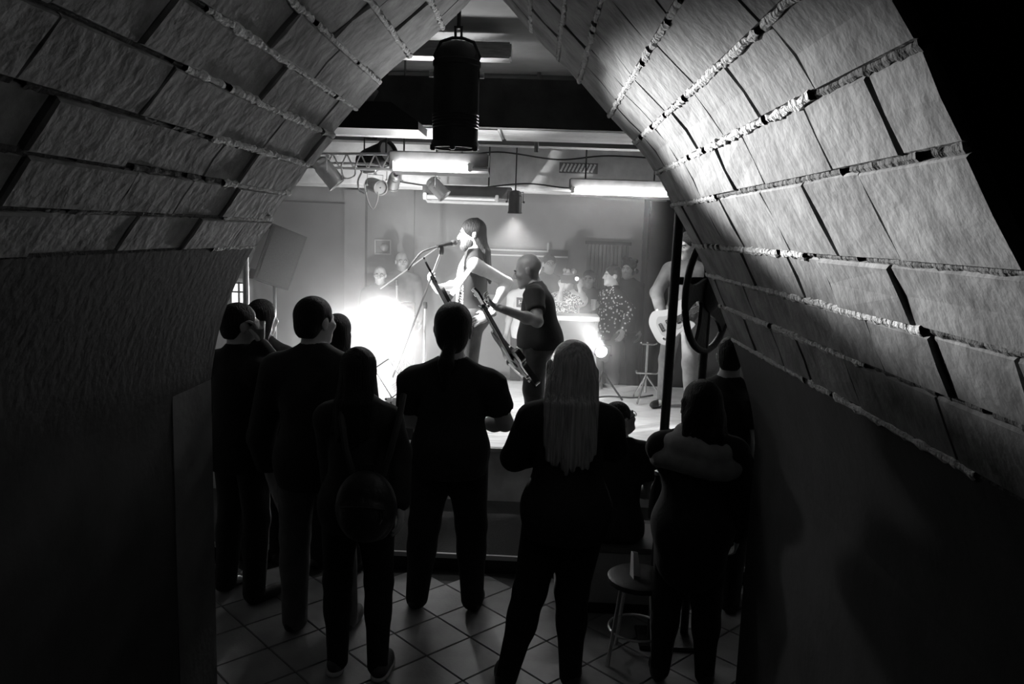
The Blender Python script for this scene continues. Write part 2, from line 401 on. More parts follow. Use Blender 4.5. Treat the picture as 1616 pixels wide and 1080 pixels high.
# ------------------------------------------------------------------ smooth-union bodies (signed distance grid -> surface net)
V3 = lambda *a: np.array(a, float)
def cone(a, b_, ra, rb_, k=.03, flat=False): return ('c', np.array(a, float), np.array(b_, float), ra, rb_, k, flat)
def ell(c, r, k=.03, rot=None): return ('e', np.array(c, float), np.array(r, float), rot, k)
def cut_ell(c, r, k=.01, rot=None): return ('x', np.array(c, float), np.array(r, float), rot, k)
def cut_plane(p, n): return ('p', np.array(p, float), np.array(n, float))
def sdf_mesh(prims, vox):
    lo = np.full(3, 1e9); hi = -lo
    for p in prims:
        if p[0] == 'c':
            r = max(p[3], p[4]); lo = np.minimum(lo, np.minimum(p[1], p[2])-r); hi = np.maximum(hi, np.maximum(p[1], p[2])+r)
        elif p[0] == 'e':
            r = p[2] if p[3] is None else np.full(3, p[2].max()); lo = np.minimum(lo, p[1]-r); hi = np.maximum(hi, p[1]+r)
    lo -= 3*vox; hi += 3*vox
    N = np.ceil((hi-lo)/vox).astype(int)+1
    ax = [lo[i]+vox*np.arange(N[i]) for i in range(3)]
    D = np.full(N, .2)
    for p in prims:
        if p[0] == 'p':
            n_ = p[2]/np.linalg.norm(p[2])
            d = (ax[0][:, None, None]-p[1][0])*n_[0]+(ax[1][None, :, None]-p[1][1])*n_[1]+(ax[2][None, None, :]-p[1][2])*n_[2]
            D = np.maximum(D, d); continue
        if p[0] == 'c': k = p[5]; r = max(p[3], p[4]); a = np.minimum(p[1], p[2])-r; c = np.maximum(p[1], p[2])+r
        else: k = p[4]; r = p[2] if p[3] is None else np.full(3, p[2].max()); a = p[1]-r; c = p[1]+r
        pad = k+2.5*vox
        i0 = np.maximum(0, np.floor((a-pad-lo)/vox).astype(int)); i1 = np.minimum(N, np.ceil((c+pad-lo)/vox).astype(int)+1)
        if (i1 <= i0).any(): continue
        X = ax[0][i0[0]:i1[0], None, None]; Y = ax[1][None, i0[1]:i1[1], None]; Z = ax[2][None, None, i0[2]:i1[2]]
        if p[0] == 'c':
            A, B = p[1], p[2]; ab = B-A; l2 = ab@ab+1e-12
            px, py, pz = X-A[0], Y-A[1], Z-A[2]
            t0 = (px*ab[0]+py*ab[1]+pz*ab[2])/l2; t = np.clip(t0, 0, 1)
            dx, dy, dz = px-t*ab[0], py-t*ab[1], pz-t*ab[2]
            if p[6]:
                tt = t0; dx, dy, dz = px-tt*ab[0], py-tt*ab[1], pz-tt*ab[2]
                d = np.sqrt(dx*dx+dy*dy+dz*dz)-(p[3]+(p[4]-p[3])*t)
                L = math.sqrt(l2); d = np.maximum(d, np.maximum(-t0, t0-1)*L)
            else: d = np.sqrt(dx*dx+dy*dy+dz*dz)-(p[3]+(p[4]-p[3])*t)
        else:
            px, py, pz = X-p[1][0], Y-p[1][1], Z-p[1][2]
            if p[3] is not None:
                m = np.array(p[3].inverted()); px, py, pz = (m[0][0]*px+m[0][1]*py+m[0][2]*pz, m[1][0]*px+m[1][1]*py+m[1][2]*pz, m[2][0]*px+m[2][1]*py+m[2][2]*pz)
            rx, ry, rz = p[2]
            k0 = np.sqrt((px/rx)**2+(py/ry)**2+(pz/rz)**2); k1 = np.sqrt((px/rx**2)**2+(py/ry**2)**2+(pz/rz**2)**2)+1e-9
            d = k0*(k0-1)/k1
        S = D[i0[0]:i1[0], i0[1]:i1[1], i0[2]:i1[2]]
        if p[0] == 'x':
            h = np.clip(.5-.5*(S+d)/k, 0, 1); S[...] = S*(1-h)+(-d)*h+k*h*(1-h)
        else:
            h = np.clip(.5+.5*(S-d)/k, 0, 1); S[...] = S*(1-h)+d*h-k*h*(1-h)
    return surface_net(D, lo, vox)
def surface_net(D, lo, vox):
    ins = D < 0
    n0, n1, n2 = D.shape
    acc = np.zeros((n0-1, n1-1, n2-1, 3)); cnt = np.zeros((n0-1, n1-1, n2-1))
    corners = [(i, j, k) for i in (0, 1) for j in (0, 1) for k in (0, 1)]
    sl = lambda A, c: A[c[0]:n0-1+c[0], c[1]:n1-1+c[1], c[2]:n2-1+c[2]]
    for c in corners:
        for axn in range(3):
            if c[axn]: continue
            e = list(c); e[axn] = 1
            a, b_ = sl(D, c), sl(D, e); m = (a < 0) != (b_ < 0)
            if not m.any(): continue
            t = np.zeros_like(a); t[m] = a[m]/(a[m]-b_[m])
            cnt += m
            for q in range(3): acc[..., q] += m*(c[q] if q != axn else t)
    act = cnt > 0
    idx = np.full(act.shape, -1, int); idx[act] = np.arange(act.sum())
    cell = np.argwhere(act); verts = lo+vox*(cell+acc[act]/cnt[act][:, None])
    faces = []
    for axn in range(3):
        a = [slice(None)]*3; b_ = [slice(None)]*3; a[axn] = slice(0, -1); b_[axn] = slice(1, None)
        A, B = ins[tuple(a)], ins[tuple(b_)]; m = A != B
        g = np.argwhere(m); s = A[m]
        u, v = [(1, 2), (2, 0), (0, 1)][axn]
        ok = (g[:, u] > 0) & (g[:, v] > 0) & (g[:, u] < D.shape[u]-1) & (g[:, v] < D.shape[v]-1); g = g[ok]; s = s[ok]
        def id_(du, dv):
            h = g.copy(); h[:, u] -= du; h[:, v] -= dv; return idx[h[:, 0], h[:, 1], h[:, 2]]
        q = np.stack([id_(1, 1), id_(0, 1), id_(0, 0), id_(1, 0)], 1); q[~s] = q[~s][:, ::-1]; faces.append(q)
    return verts, np.concatenate(faces)
def net_obj(name, nets, m, parent=None):
    V, Fc, off = [], [], 0
    for v, f in nets: V.append(v); Fc.append(f+off); off += len(v)
    V = np.concatenate(V); Fc = np.concatenate(Fc)
    me = bpy.data.meshes.new(name); me.vertices.add(len(V)); me.vertices.foreach_set('co', V.ravel())
    me.loops.add(Fc.size); me.loops.foreach_set('vertex_index', Fc.ravel()); me.polygons.add(len(Fc))
    me.polygons.foreach_set('loop_start', np.arange(0, Fc.size, 4)); me.polygons.foreach_set('loop_total', np.full(len(Fc), 4))
    me.polygons.foreach_set('use_smooth', np.ones(len(Fc), bool)); me.update(); me.validate()
    return link(name, me, m, parent)
def nrm(v): return v/ (np.linalg.norm(v)+1e-9)
def hand_prims(wr, d, pn, curl, side, s):
    d = nrm(d); pn = nrm(pn-d*(pn@d)); lat = np.cross(d, pn)*side      # lat points to the thumb side
    P = []
    pc = wr+d*.055*s
    q = Matrix(((lat[0], d[0], pn[0]), (lat[1], d[1], pn[1]), (lat[2], d[2], pn[2])))
    P.append(ell(pc, V3(.043, .055, .017)*s, .01, q))
    P.append(cone(wr-d*.04*s, wr+d*.02*s, .025*s, .023*s, .015))
    for j, (off, ln) in enumerate(((.031, .078), (.0105, .088), (-.0105, .081), (-.030, .062))):
        b0 = wr+d*.095*s+lat*off*s; a = 0; seg = ln*s/3*1.12
        for q_ in range(3):
            a += curl*(.55 if q_ == 0 else .75)
            e = b0+(d*math.cos(a)+pn*math.sin(a))*seg*(1.15-.15*q_)
            P.append(cone(b0, e, (.0095-.0008*q_)*s, (.0087-.0008*q_)*s, .003)); b0 = e
    b0 = wr+d*.03*s+lat*.032*s; dirs = nrm(d*.75+lat*.65+pn*.3)
    e = b0+dirs*.045*s; P.append(cone(b0, e, .0125*s, .0105*s, .008))
    e2 = e+nrm(d*.9+lat*.15*(1-curl)+pn*(.35+curl*.5))*.034*s; P.append(cone(e, e2, .0105*s, .0085*s, .003))
    return P
DEF = dict(neck=(0, .012, 1.475), head=(0, -.012, 1.628), shL=(.185, .01, 1.38), shR=(-.185, .01, 1.38),
           elL=(.235, .03, 1.13), elR=(-.235, .03, 1.13), wrL=(.235, -.07, .885), wrR=(-.235, -.07, .885),
           chest=(0, 0, 1.26), pelvis=(0, .005, .955), hipL=(.092, 0, .92), hipR=(-.092, 0, .92), knL=(.11, -.015, .5), knR=(-.11, -.015, .5),
           anL=(.125, .025, .085), anR=(-.125, .025, .085))
def person(label, loc, rz, h, pose=None, wj=None, hands=None, g=1.0, sw=1.0, yaw=0, pitch=0, top=('t_shirt', None), sleeve='short', legs=('trousers', None),
           shoes=None, hair=None, hairm=None, skin=None, female=False, beard=None, glasses=False, cat='person', group=None, scarf=None, jacket_hem=.84, hs=1.0):
    s = h/1.75; skin = skin or skin_m
    root_m = Matrix.Translation(Vector(loc)) @ Matrix.Rotation(rz, 4, 'Z'); inv = root_m.inverted()
    J = {k: np.array(v, float) for k, v in DEF.items()}
    for k in ('shL', 'shR', 'elL', 'elR', 'wrL', 'wrR'): J[k][0] *= sw
    for k, v in (pose or {}).items(): J[k] = np.array(v, float)
    J = {k: v*s for k, v in J.items()}
    for k, v in (wj or {}).items(): J[k] = np.array(inv @ Vector(v), float)
    gs = g*s
    hr = Matrix.Rotation(yaw, 3, 'Z') @ Matrix.Rotation(pitch, 3, 'X')
    H = lambda x, y, z: J['head']+np.array(hr @ Vector((x, y, z)))*s*hs
    he = lambda c, r, k=.02, f=ell: f(H(*c), np.array(r)*s*hs, k, hr)
    # --- body
    P = []
    pel, ch, nk = J['pelvis'], J['chest'], J['neck']
    wst = (pel+ch)/2
    def torso(e, clothes=False):
        ww = .93 if female else 1.0
        up = nrm(ch-pel); q = Vector((0, 0, 1)).rotation_difference(Vector(up)).to_matrix()
        T = [ell(ch, V3(.155*ww*sw+e, .112*g+e, .19+e)*s, .05, q), ell(wst+V3(0, -.008, 0)*s, V3(.135*g*(.9 if female else 1)+e, .108*g+e, .15+e)*s, .06, q),
             ell(pel, V3((.168 if female else .158)*g+e, .122*g+e, .13+e)*s, .06, q),
             ell(pel+V3(.07, .05, -.03)*s, V3(.085*g+e, .085*g+e, .09+e)*s, .04), ell(pel+V3(-.07, .05, -.03)*s, V3(.085*g+e, .085*g+e, .09+e)*s, .04),
             cone(J['shL']*.92+ch*.08+V3(0, 0, .006), J['shR']*.92+ch*.08+V3(0, 0, .006), (.052+e)*s, (.052+e)*s, .05),
             cone(nk, (J['shL']*.75+nk*.25)+V3(0, 0, -.005), (.055+e*.5)*s, (.05+e)*s, .05), cone(nk, (J['shR']*.75+nk*.25)+V3(0, 0, -.005), (.055+e*.5)*s, (.05+e)*s, .05)]
        if female: T += [ell(ch+V3(.07, -.085, -.03)*s, V3(.07+e, .06+e, .07+e)*s, .03), ell(ch+V3(-.07, -.085, -.03)*s, V3(.07+e, .06+e, .07+e)*s, .03)]
        return T
    ag = (.85 if female else 1.0)*g**.6
    P += torso(0)
    for sd in 'LR':
        P += [cone(J['sh'+sd], J['el'+sd], .058*ag*s, .043*ag*s, .04), cone(J['el'+sd], J['wr'+sd], .043*ag*s, .028*ag*s, .02),
              ell((J['el'+sd]*.72+J['wr'+sd]*.28), V3(.046, .046, .046)*ag*s, .03),
              cone(J['hip'+sd], J['kn'+sd], .088*gs, .056*gs, .05), cone(J['kn'+sd], J['an'+sd], .055*gs, .037*s, .03), ell(J['kn'+sd]*.68+J['an'+sd]*.32+V3(0, .02, 0)*s, V3(.052, .052, .1)*gs, .03),
              cone(J['an'+sd]+V3(0, .01, -.02)*s, J['an'+sd]+V3(0, -.12, -.05)*s, .032*s, .028*s, .03)]
    P += [cone(nk+V3(0, 0, -.03)*s, H(0, .02, -.05), .064*g**.5*s, .056*s, .03)]
    nets = [sdf_mesh(P, .017*max(s, .85))]
    # --- head with a face
    Q = [he((0, .016, .032), (.077, .097, .09)), he((0, -.028, -.03), (.064, .07, .09)), he((0, -.042, -.083), (.05, .05, .04)), he((0, -.083, -.104), (.021, .02, .019), .02),
         cone(H(-.03, -.082, .021), H(.03, -.082, .021), .013*s, .013*s, .015), he((.04, -.066, -.02), (.026, .026, .024)), he((-.04, -.066, -.02), (.026, .026, .024)),
         cone(nk+V3(0, 0, .0), H(0, .02, -.05), .062*g**.5*s, .056*s, .03)]
    for e in (-1, 1): Q += [he((.0305*e, -.099, .003), (.017, .014, .011), .008, cut_ell), he((.0305*e, -.081, .001), (.0125, .0125, .0115), .004),
                            he((.077*e, .014, -.006), (.009, .02, .032), .006), he((.084*e, .018, .004), (.006, .018, .02), .004)]
    Q += [cone(H(0, -.092, .016), H(0, -.116, -.026), .0085*s, .0125*s, .008), he((.011, -.103, -.031), (.009, .011, .008), .006), he((-.011, -.103, -.031), (.009, .011, .008), .006),
          cone(H(-.02, -.089, -.058), H(.02, -.089, -.058), .0075*s, .0075*s, .006), cone(H(-.017, -.09, -.070), H(.017, -.09, -.070), .008*s, .008*s, .006),
          he((0, -.103, -.064), (.02, .012, .0022), .002, cut_ell)]
    nets.append(sdf_mesh(Q, .0075*s))
    hands = hands or {}
    for sd, sg in (('L', 1), ('R', -1)):
        d = J['wr'+sd]-J['el'+sd]; spec = hands.get(sd, {})
        d2 = np.array(spec.get('d', nrm(d)*1.0), float); pn = np.array(spec.get('pn', V3(-sg, -.2, 0)), float)
        if 'wd' in spec: d2 = np.array(inv.to_3x3() @ Vector(spec['wd']))
        if 'wpn' in spec: pn = np.array(inv.to_3x3() @ Vector(spec['wpn']))
        nets.append(sdf_mesh(hand_prims(J['wr'+sd], d2, pn, spec.get('curl', .5), -sg, s*(.92 if female else 1.02)), .0068*s))
    body = net_obj('person', nets, skin)
    body.matrix_world = root_m; tag(body, label, cat, group)
    # --- top
    tname, tm_ = top
    e = .016 if tname in ('t_shirt', 'vest', 'shirt') else .026
    T = torso(e)
    if jacket_hem < .9: T.append(cone(pel, pel+V3(0, 0, -.2)*s, (.15*g+e)*s, (.15*g+e)*s, .08))
    if sleeve != 'none':
        for sd in 'LR':
            A, B, C = J['sh'+sd], J['el'+sd], J['wr'+sd]
            if sleeve == 'short':
                T.append(cone(A, A*.35+B*.65, (.064*ag+e)*s, (.06*ag+e)*s, .03, True)); T.append(ell(A+V3(0, 0, -.008)*s, V3(.058*ag+e, .058*ag+e, .058*ag+e)*s, .04))
            else: T += [cone(A, B, (.06*ag+e)*s, (.047*ag+e)*s, .03), cone(B, B*.05+C*.95, (.047*ag+e)*s, (.034*ag+e)*s, .02)]
    else:
        for sd in 'LR': T.append(('x', J['sh'+sd]+V3(.055 if sd == 'L' else -.055, 0, -.02)*s, V3(.055, .1, .11)*s, None, .01))
    T.append(cut_plane((0, 0, jacket_hem*s), (0, 0, -1)))
    nn = nrm(J['head']-nk); up_ = (.1 if tname in ('t_shirt', 'vest') else .125)
    T.append(('x', nk+nn*up_*s, V3(.085, .085, .085)*s*max(1, g**.5), None, .012))
    to = net_obj(tname, [sdf_mesh(T, .0145*max(s, .85))], tm_, body)
    # --- legs
    lname, lm = legs; e = .015
    L_ = [ell(pel, V3(.158*g+e, .122*g+e, .13+e)*s, .06), ell(pel+V3(.07, .05, -.03)*s, V3(.085*g+e, .085*g+e, .09+e)*s, .04), ell(pel+V3(-.07, .05, -.03)*s, V3(.085*g+e, .085*g+e, .09+e)*s, .04)]
    slim = .8 if female else 1.0
    for sd in 'LR':
        L_ += [cone(J['hip'+sd], J['kn'+sd], (.09*g+e)*s, (.06*g+e)*s, .04), cone(J['kn'+sd], J['an'+sd]+V3(0, 0, -.02)*s, (.06*g+e)*s, (.05*slim+e)*s, .03), ell(J['kn'+sd]*.68+J['an'+sd]*.32+V3(0, .018, 0)*s, V3(.058*g+e*.7, .058*g+e*.7, .12)*s, .03)]
    L_.append(cut_plane((0, 0, pel[2]+.1*s), (0, 0, 1)))
    net_obj(lname, [sdf_mesh(L_, .0155*max(s, .85))], lm, body)
    for sd, sg in (('L', 1), ('R', -1)):
        a = J['an'+sd]; Sx = a+V3(sg*.012, 0, 0)*s
        z0 = a[2]-.085*s
        S_ = [ell(V3(Sx[0], Sx[1]+.005*s, z0+.05*s), V3(.042, .06, .05)*s, .03), ell(V3(Sx[0]+sg*.01*s, Sx[1]-.11*s, z0+.035*s), V3(.046, .1, .04)*s, .04), cone(a+V3(0, 0, -.03)*s, a+V3(0, .0, .02)*s, .046*s, .045*s, .02), cut_plane((0, 0, z0+.002), (0, 0, -1))]
        so = net_obj('shoe', [sdf_mesh(S_, .011*s)], shoes or shoe_m, body)
        if shoes is sneaker_m:
            S2 = [ell(V3(Sx[0], Sx[1]+.005*s, z0+.02*s), V3(.047, .066, .05)*s, .03), ell(V3(Sx[0]+sg*.01*s, Sx[1]-.11*s, z0+.02*s), V3(.051, .106, .04)*s, .04), cut_plane((0, 0, z0), (0, 0, -1)), cut_plane((0, 0, z0+.025*s), (0, 0, 1))]
            net_obj('sole', [sdf_mesh(S2, .009*s)], rubber_m, so)
    # --- hair
    if hair:
        rg = random.Random(int(loc[0]*1000)+3)
        G = []; vx = .0095
        face = [he((0, -.1, -.035), (.068, .075, .098), .012, cut_ell), he((0, -.075, -.1), (.075, .08, .075), .012, cut_ell)]
        cap = [he((0, .02, .037), (.0865, .105, .095), .01)]
        if hair == 'short': G = cap + [he((0, .06, -.02), (.072, .055, .07), .02)]+face+[he((.085, .0, -.01), (.025, .03, .04), .008, cut_ell), he((-.085, .0, -.01), (.025, .03, .04), .008, cut_ell), cut_plane(H(0, 0, -.075), np.array(hr @ Vector((0, 0, -1))))]
        elif hair == 'sides': G = [he((0, .03, -.005), (.083, .092, .06), .01)]+face+[he((0, -.03, .06), (.085, .1, .06), .01, cut_ell), he((.085, .0, -.015), (.025, .028, .04), .008, cut_ell), he((-.085, .0, -.015), (.025, .028, .04), .008, cut_ell)]
        elif hair == 'curly':
            G = cap+[he((rg.uniform(-.085, .085), rg.uniform(-.03, .11), rg.uniform(-.06, .13)), (.03, .03, .03), .008) for _ in range(46)]+face
        elif hair in ('long', 'longwide', 'back'):
            L0 = {'long': .34, 'longwide': .44, 'back': .40}[hair]; W = {'long': .085, 'longwide': .105, 'back': .06}[hair]
            G = [he((0, .02, .036), (.09, .108, .097), .01), he((0, .05, -.06), (W+.005, .075, .11), .03)]
            bz = J['head']+np.array(Matrix.Rotation(yaw*.7, 3, 'Z') @ Vector((0, .095, -.1)))*s
            G += face
            bd = np.array(Matrix.Rotation(yaw*.5, 3, 'Z') @ Vector((1, 0, 0))); bk = np.array(Matrix.Rotation(yaw*.5, 3, 'Z') @ Vector((0, 1, 0)))
            nst = 30
            for q_ in range(nst):
                f_ = (q_+.5)/nst*2-1; bow = -.075*f_*f_
                p0 = H(W*.9*f_, .075-.07*f_*f_, .0+rg.uniform(-.02, .03)); ln = L0*rg.uniform(.86, 1.05)*(1-.12*f_*f_)
                p1 = bz+bd*(W*1.08*f_+rg.uniform(-.008, .008))*s+bk*(.045+bow*.6+rg.uniform(-.008, .01))*s+V3(0, 0, -.04)*s
                p2 = bz+bd*(W*1.0*f_+rg.uniform(-.014, .014))*s+bk*(.065+bow*.5+rg.uniform(-.012, .012))*s+V3(0, 0, -ln+.1)*s
                rr = rg.uniform(.013, .02)*s
                pt_ = H(W*.45*f_, .055-.04*f_*f_, .112-.03*f_*f_)
                G += [cone(pt_, p0, rr*.8, rr*1.1, .01), cone(p0, p1, rr*1.2, rr, .007), cone(p1, p2, rr, rr*.7, .007)]
        elif hair == 'pony':
            G = cap+[he((0, .05, -.02), (.075, .065, .085), .02)]+face
            p0 = H(0, .1, -.05); p1 = J['head']+V3(.02, .16, -.16)*s; p2 = J['head']+V3(.03, .16, -.30)*s
            G += [cone(p0, p1, .03*s, .042*s, .02), cone(p1, p2, .042*s, .016*s, .02)]
        elif hair == 'beanie': G = [he((0, .02, .045), (.094, .112, .1), .01), cut_plane(H(0, 0, .005), np.array(hr @ Vector((0, .15, -1)))) ]
        net_obj('hair' if hair != 'beanie' else 'beanie', [sdf_mesh(G, vx*s)], hairm or hairdark_m, body)
    if beard:
        B_ = [he((0, -.066, -.1), (.05, .045, .042), .01), he((0, -.092, -.053), (.026, .016, .009), .01), he((.052, -.03, -.07), (.016, .035, .04), .015), he((-.052, -.03, -.07), (.016, .035, .04), .015), he((0, -.105, -.066), (.02, .02, .009), .004, cut_ell)]
        net_obj('beard', [sdf_mesh(B_, .007*s)], beard, body)
    if not (abs(rz) > 2.6 and abs(yaw) < .6):
        for e_ in (-1, 1): MB().tube([tuple(H(.012*e_, -.096, .021)), tuple(H(.03*e_, -.097, .026)), tuple(H(.047*e_, -.083, .02))], .0042*s, 6).build('eyebrow', hairdark_m, body)
        for e_ in (-1, 1):
            mb = MB(); bmesh.ops.create_uvsphere(mb.bm, u_segments=10, v_segments=8, radius=.0065*s, matrix=Matrix.Translation(Vector(H(.0305*e_, -.0895, .001)))); mb.build('eye', eye_m, body, True)
    if glasses:
        mb = MB()
        for e_ in (-1, 1):
            mb.tube([tuple(H(.031*e_+.023*math.cos(t), -.104, .002+.017*math.sin(t))) for t in np.linspace(0, 2*math.pi, 15)], .0022*s, 5, cap=False)
            mb.tube([tuple(H(.054*e_, -.103, .008)), tuple(H(.077*e_, -.06, .01)), tuple(H(.083*e_, .02, .012))], .002*s, 5)
        mb.tube([tuple(H(-.01, -.105, .005)), tuple(H(.01, -.105, .005))], .002*s, 5); mb.build('glasses', black_m, body)
    if scarf:
        SF = []
        for q_ in range(16):
            t0, t1 = q_/16*2*math.pi, (q_+1)/16*2*math.pi
            f_ = lambda t, a, b_, z: nk+V3(a*math.cos(t), b_*math.sin(t), z+.02*math.sin(2*t))*s
            SF.append(cone(f_(t0, .085, .08, .0), f_(t1, .085, .08, .0), .045*s, .045*s, .02))
            SF.append(cone(f_(t0, .15, .11, -.07), f_(t1, .15, .11, -.07), .055*s, .055*s, .025))
            SF.append(cone(f_(t0, .2, .125, -.15), f_(t1, .2, .125, -.15), .055*s, .055*s, .025))
        net_obj('scarf', [sdf_mesh(SF, .012*s)], scarf, body)
    return body, J, root_m
def zfoot(x, y, Y, z): # x position and height of a standing person from the top of the head
    p = at(x, y, Y); return p.x, p.z-z
PI = math.pi
# ------------------------------------------------------------------ the audience in front of the stage (backs to us)
AUD = 'audience standing in front of the stage'
x, h = zfoot(497, 470, 4.07, 0)
person('tall man with short dark hair in a dark jacket, head turned to the right', (x, 4.07, 0), PI, h, g=1.03, sw=1.02, yaw=-.5, top=('jacket', cloth_dark), sleeve='long', legs=('trousers', cloth_grey), hair='short', jacket_hem=.8, group=AUD,
       wj=dict(elL=at(412, 690, 4.2), wrL=at(440, 790, 4.3), elR=at(548, 690, 4.25), wrR=at(540, 780, 4.35)), pose=dict(anL=(.1, .03, .085), anR=(-.16, .0, .085), knR=(-.13, -.02, .5)))
x, h = zfoot(377, 480, 4.42, 0)
person('man at the far left raising a glass to his face', (x, 4.42, 0), math.radians(150), h, g=1.0, sw=.95, yaw=-.35, top=('jacket', cloth_black), sleeve='long', legs=('trousers', cloth_dark), hair='short', group=AUD,
       wj=dict(elR=at(437, 588, 4.42), wrR=at(409, 548, 4.38)), hands=dict(R=dict(wd=(-.15, .25, .95), wpn=(-.9, -.2, .1), curl=.75)), jacket_hem=.8)
x, h = zfoot(413, 474, 4.95, 0)
person('woman with long dark hair behind the man raising a glass', (x, 4.95, 0), math.radians(165), h, female=True, top=('jacket', cloth_black), sleeve='long', legs=('trousers', cloth_black), hair='long', group=AUD)
x, h = zfoot(533, 497, 4.85, 0)
person('woman with long dark hair half hidden behind the tall man', (x, 4.85, 0), PI*.97, h, female=True, top=('jacket', cloth_black), sleeve='long', legs=('trousers', cloth_black), hair='long', group=AUD)
x, h = zfoot(567, 550, 3.68, 0)
BPX, BPH = x, h
person('short woman with long dark hair wearing a small dark backpack', (x, 3.68, 0), PI, h, female=True, g=.98, sw=.84, yaw=-.15, top=('jacket', cloth_dark), sleeve='long', legs=('leggings', cloth_black), shoes=sneaker_m, hair='long', hairm=hairdark_m, group=AUD,
       wj=dict(elR=at(630, 715, 3.72), wrR=at(632, 795, 3.62), elL=at(522, 715, 3.75), wrL=at(525, 790, 3.85)), jacket_hem=.82, pose=dict(anL=(.1, .02, .085), anR=(-.12, .05, .085)))
x, h = zfoot(716, 487, 4.4, 0)
person('broad man in a black T-shirt with a ponytail, arms folded', (x, 4.4, 0), PI, h, g=1.25, sw=1.1, hs=1.22, top=('t_shirt', cloth_black), sleeve='short', legs=('trousers', cloth_black), hair='pony', hairm=hairdark_m, group=AUD, shoes=shoe_m, jacket_hem=.82,
       wj=dict(elR=at(797, 668, 4.52), wrR=at(738, 668, 4.78), elL=at(645, 662, 4.55), wrL=at(700, 672, 4.76)), hands=dict(R=dict(wd=(-1, .2, .1), wpn=(0, -1, 0), curl=.6), L=dict(wd=(1, .2, .1), wpn=(0, -1, 0), curl=.6)), pose=dict(anL=(.17, .03, .085), anR=(-.15, .02, .085), knL=(.14, -.015, .5), knR=(-.13, -.015, .5), neck=(0, .012, 1.45), shL=(.215, .01, 1.34), shR=(-.215, .01, 1.34)))
x, h = zfoot(905, 545, 3.62, 0)
person('woman with long straight blond hair and crossed arms, nearest to us', (x, 3.62, 0), PI, h, female=True, g=1.12, sw=.98, hs=1.13, top=('jacket', cloth_black), sleeve='long', legs=('trousers', cloth_black), hair='longwide', hairm=hairblond_m, group=AUD, jacket_hem=.82,
       wj=dict(elL=at(812, 722, 3.68), wrL=at(880, 712, 3.9), elR=at(968, 708, 3.7), wrR=at(905, 702, 3.92)), hands=dict(R=dict(wd=(-1, .1, .1), wpn=(0, -1, 0), curl=.5), L=dict(wd=(1, .1, .1), wpn=(0, -1, 0), curl=.5)), pose=dict(knL=(.16, -.015, .5), anL=(.26, .04, .085), knR=(-.05, -.03, .5), anR=(-.06, .0, .085)))
# seated figure with glasses
p = at(978, 650, 4.62); SEATX = p.x
hh = 1.6; sc_ = hh/1.75
sit = dict(pelvis=(0, .0, .56), chest=(0, -.06, .87), neck=(0, -.09, 1.085), head=(-.01, -.14, 1.235), shL=(.175, -.07, 1.03), shR=(-.175, -.07, 1.03), elL=(.24, -.08, .76), elR=(-.24, -.08, .76), wrL=(.12, -.28, .68), wrR=(-.12, -.28, .68),
           hipL=(.09, -.02, .54), hipR=(-.09, -.02, .54), knL=(.12, -.44, .54), knR=(-.12, -.44, .54), anL=(.12, -.42, .085), anR=(-.12, -.42, .085))
person('seated youngster with glasses and a black T-shirt beside the blond woman', (SEATX, 4.55, 0), PI, hh, pose=sit, yaw=-1.0, pitch=-.35, top=('t_shirt', cloth_black), legs=('trousers', cloth_dark), hair='short', glasses=True, jacket_hem=.5, hands=dict(R=dict(curl=.7, pn=(0, 0, -1)), L=dict(curl=.7, pn=(0, 0, -1))))
x, h = zfoot(1108, 607, 3.74, 0)
person('dark-haired woman with a pale grey scarf beside the right jamb', (x, 3.74, 0), PI*.95, h, female=True, g=1.15, sw=1.1, hs=1.15, yaw=.4, top=('coat', cloth_black), sleeve='long', legs=('trousers', cloth_black), hair='longwide', jacket_hem=.55, scarf=cloth_mid,
       wj=dict(elL=at(1072, 760, 3.76), wrL=at(1048, 805, 3.92)))
x, h = zfoot(1155, 533, 4.6, 0)
person('man in a black T-shirt with bare neck behind the iron wheel', (x, 4.6, 0), PI*.8, h, g=1.05, sw=1.0, yaw=.3, top=('t_shirt', cloth_black), sleeve='short', legs=('trousers', cloth_dark), hair='short')

# ------------------------------------------------------------------ the band
x, h = zfoot(742, 346, 6.7, STAGE)
person('long-haired singer in a printed sleeveless vest at the microphone', (x+.03, 6.7, STAGE), -PI/2+.12, h, g=1.02, sw=1.05, yaw=.05, pitch=.12, top=('vest', vest_m), sleeve='none', legs=('jeans', cloth_denim), hair='back', hairm=hairdark_m, skin=skinp_m, beard=hairbrown_m, jacket_hem=.9,
       wj=dict(elL=at(801, 446, 6.62), wrL=at(772, 498, 6.42), elR=at(722, 450, 6.95), wrR=at(688, 455, 6.7)), hands=dict(L=dict(wd=(-.8, -.1, -.35), wpn=(.0, .9, -.3), curl=.6), R=dict(wd=(-.4, -.6, .6), wpn=(0, -.4, .8), curl=.9)))
x, h = zfoot(848, 404, 6.2, STAGE)
person('bald bassist in a black T-shirt bending over his bass guitar', (x+.03, 6.2, STAGE), -PI/2-.1, h*1.05, g=1.22, sw=1.1, yaw=-.05, pitch=.3, top=('t_shirt', cloth_char), sleeve='short', legs=('jeans', cloth_denim), hair=None, skin=skin_m, jacket_hem=.86, hs=1.17,
       pose=dict(pelvis=(0, .02, .93), chest=(0, -.005, 1.2), neck=(0, -.045, 1.4), head=(0, -.11, 1.535), shL=(.205, -.03, 1.345), shR=(-.205, -.03, 1.345)),
       wj=dict(elL=at(848, 508, 5.85), wrL=at(785, 485, 5.58), elR=at(838, 520, 6.45), wrR=at(815, 560, 6.3)), hands=dict(L=dict(wd=(-.8, .3, .3), wpn=(-.1, .4, .8), curl=.9), R=dict(wd=(-.6, -.7, -.2), wpn=(.8, -.2, -.2), curl=.5)))
x, h = zfoot(1087, 367, 7.5, STAGE)
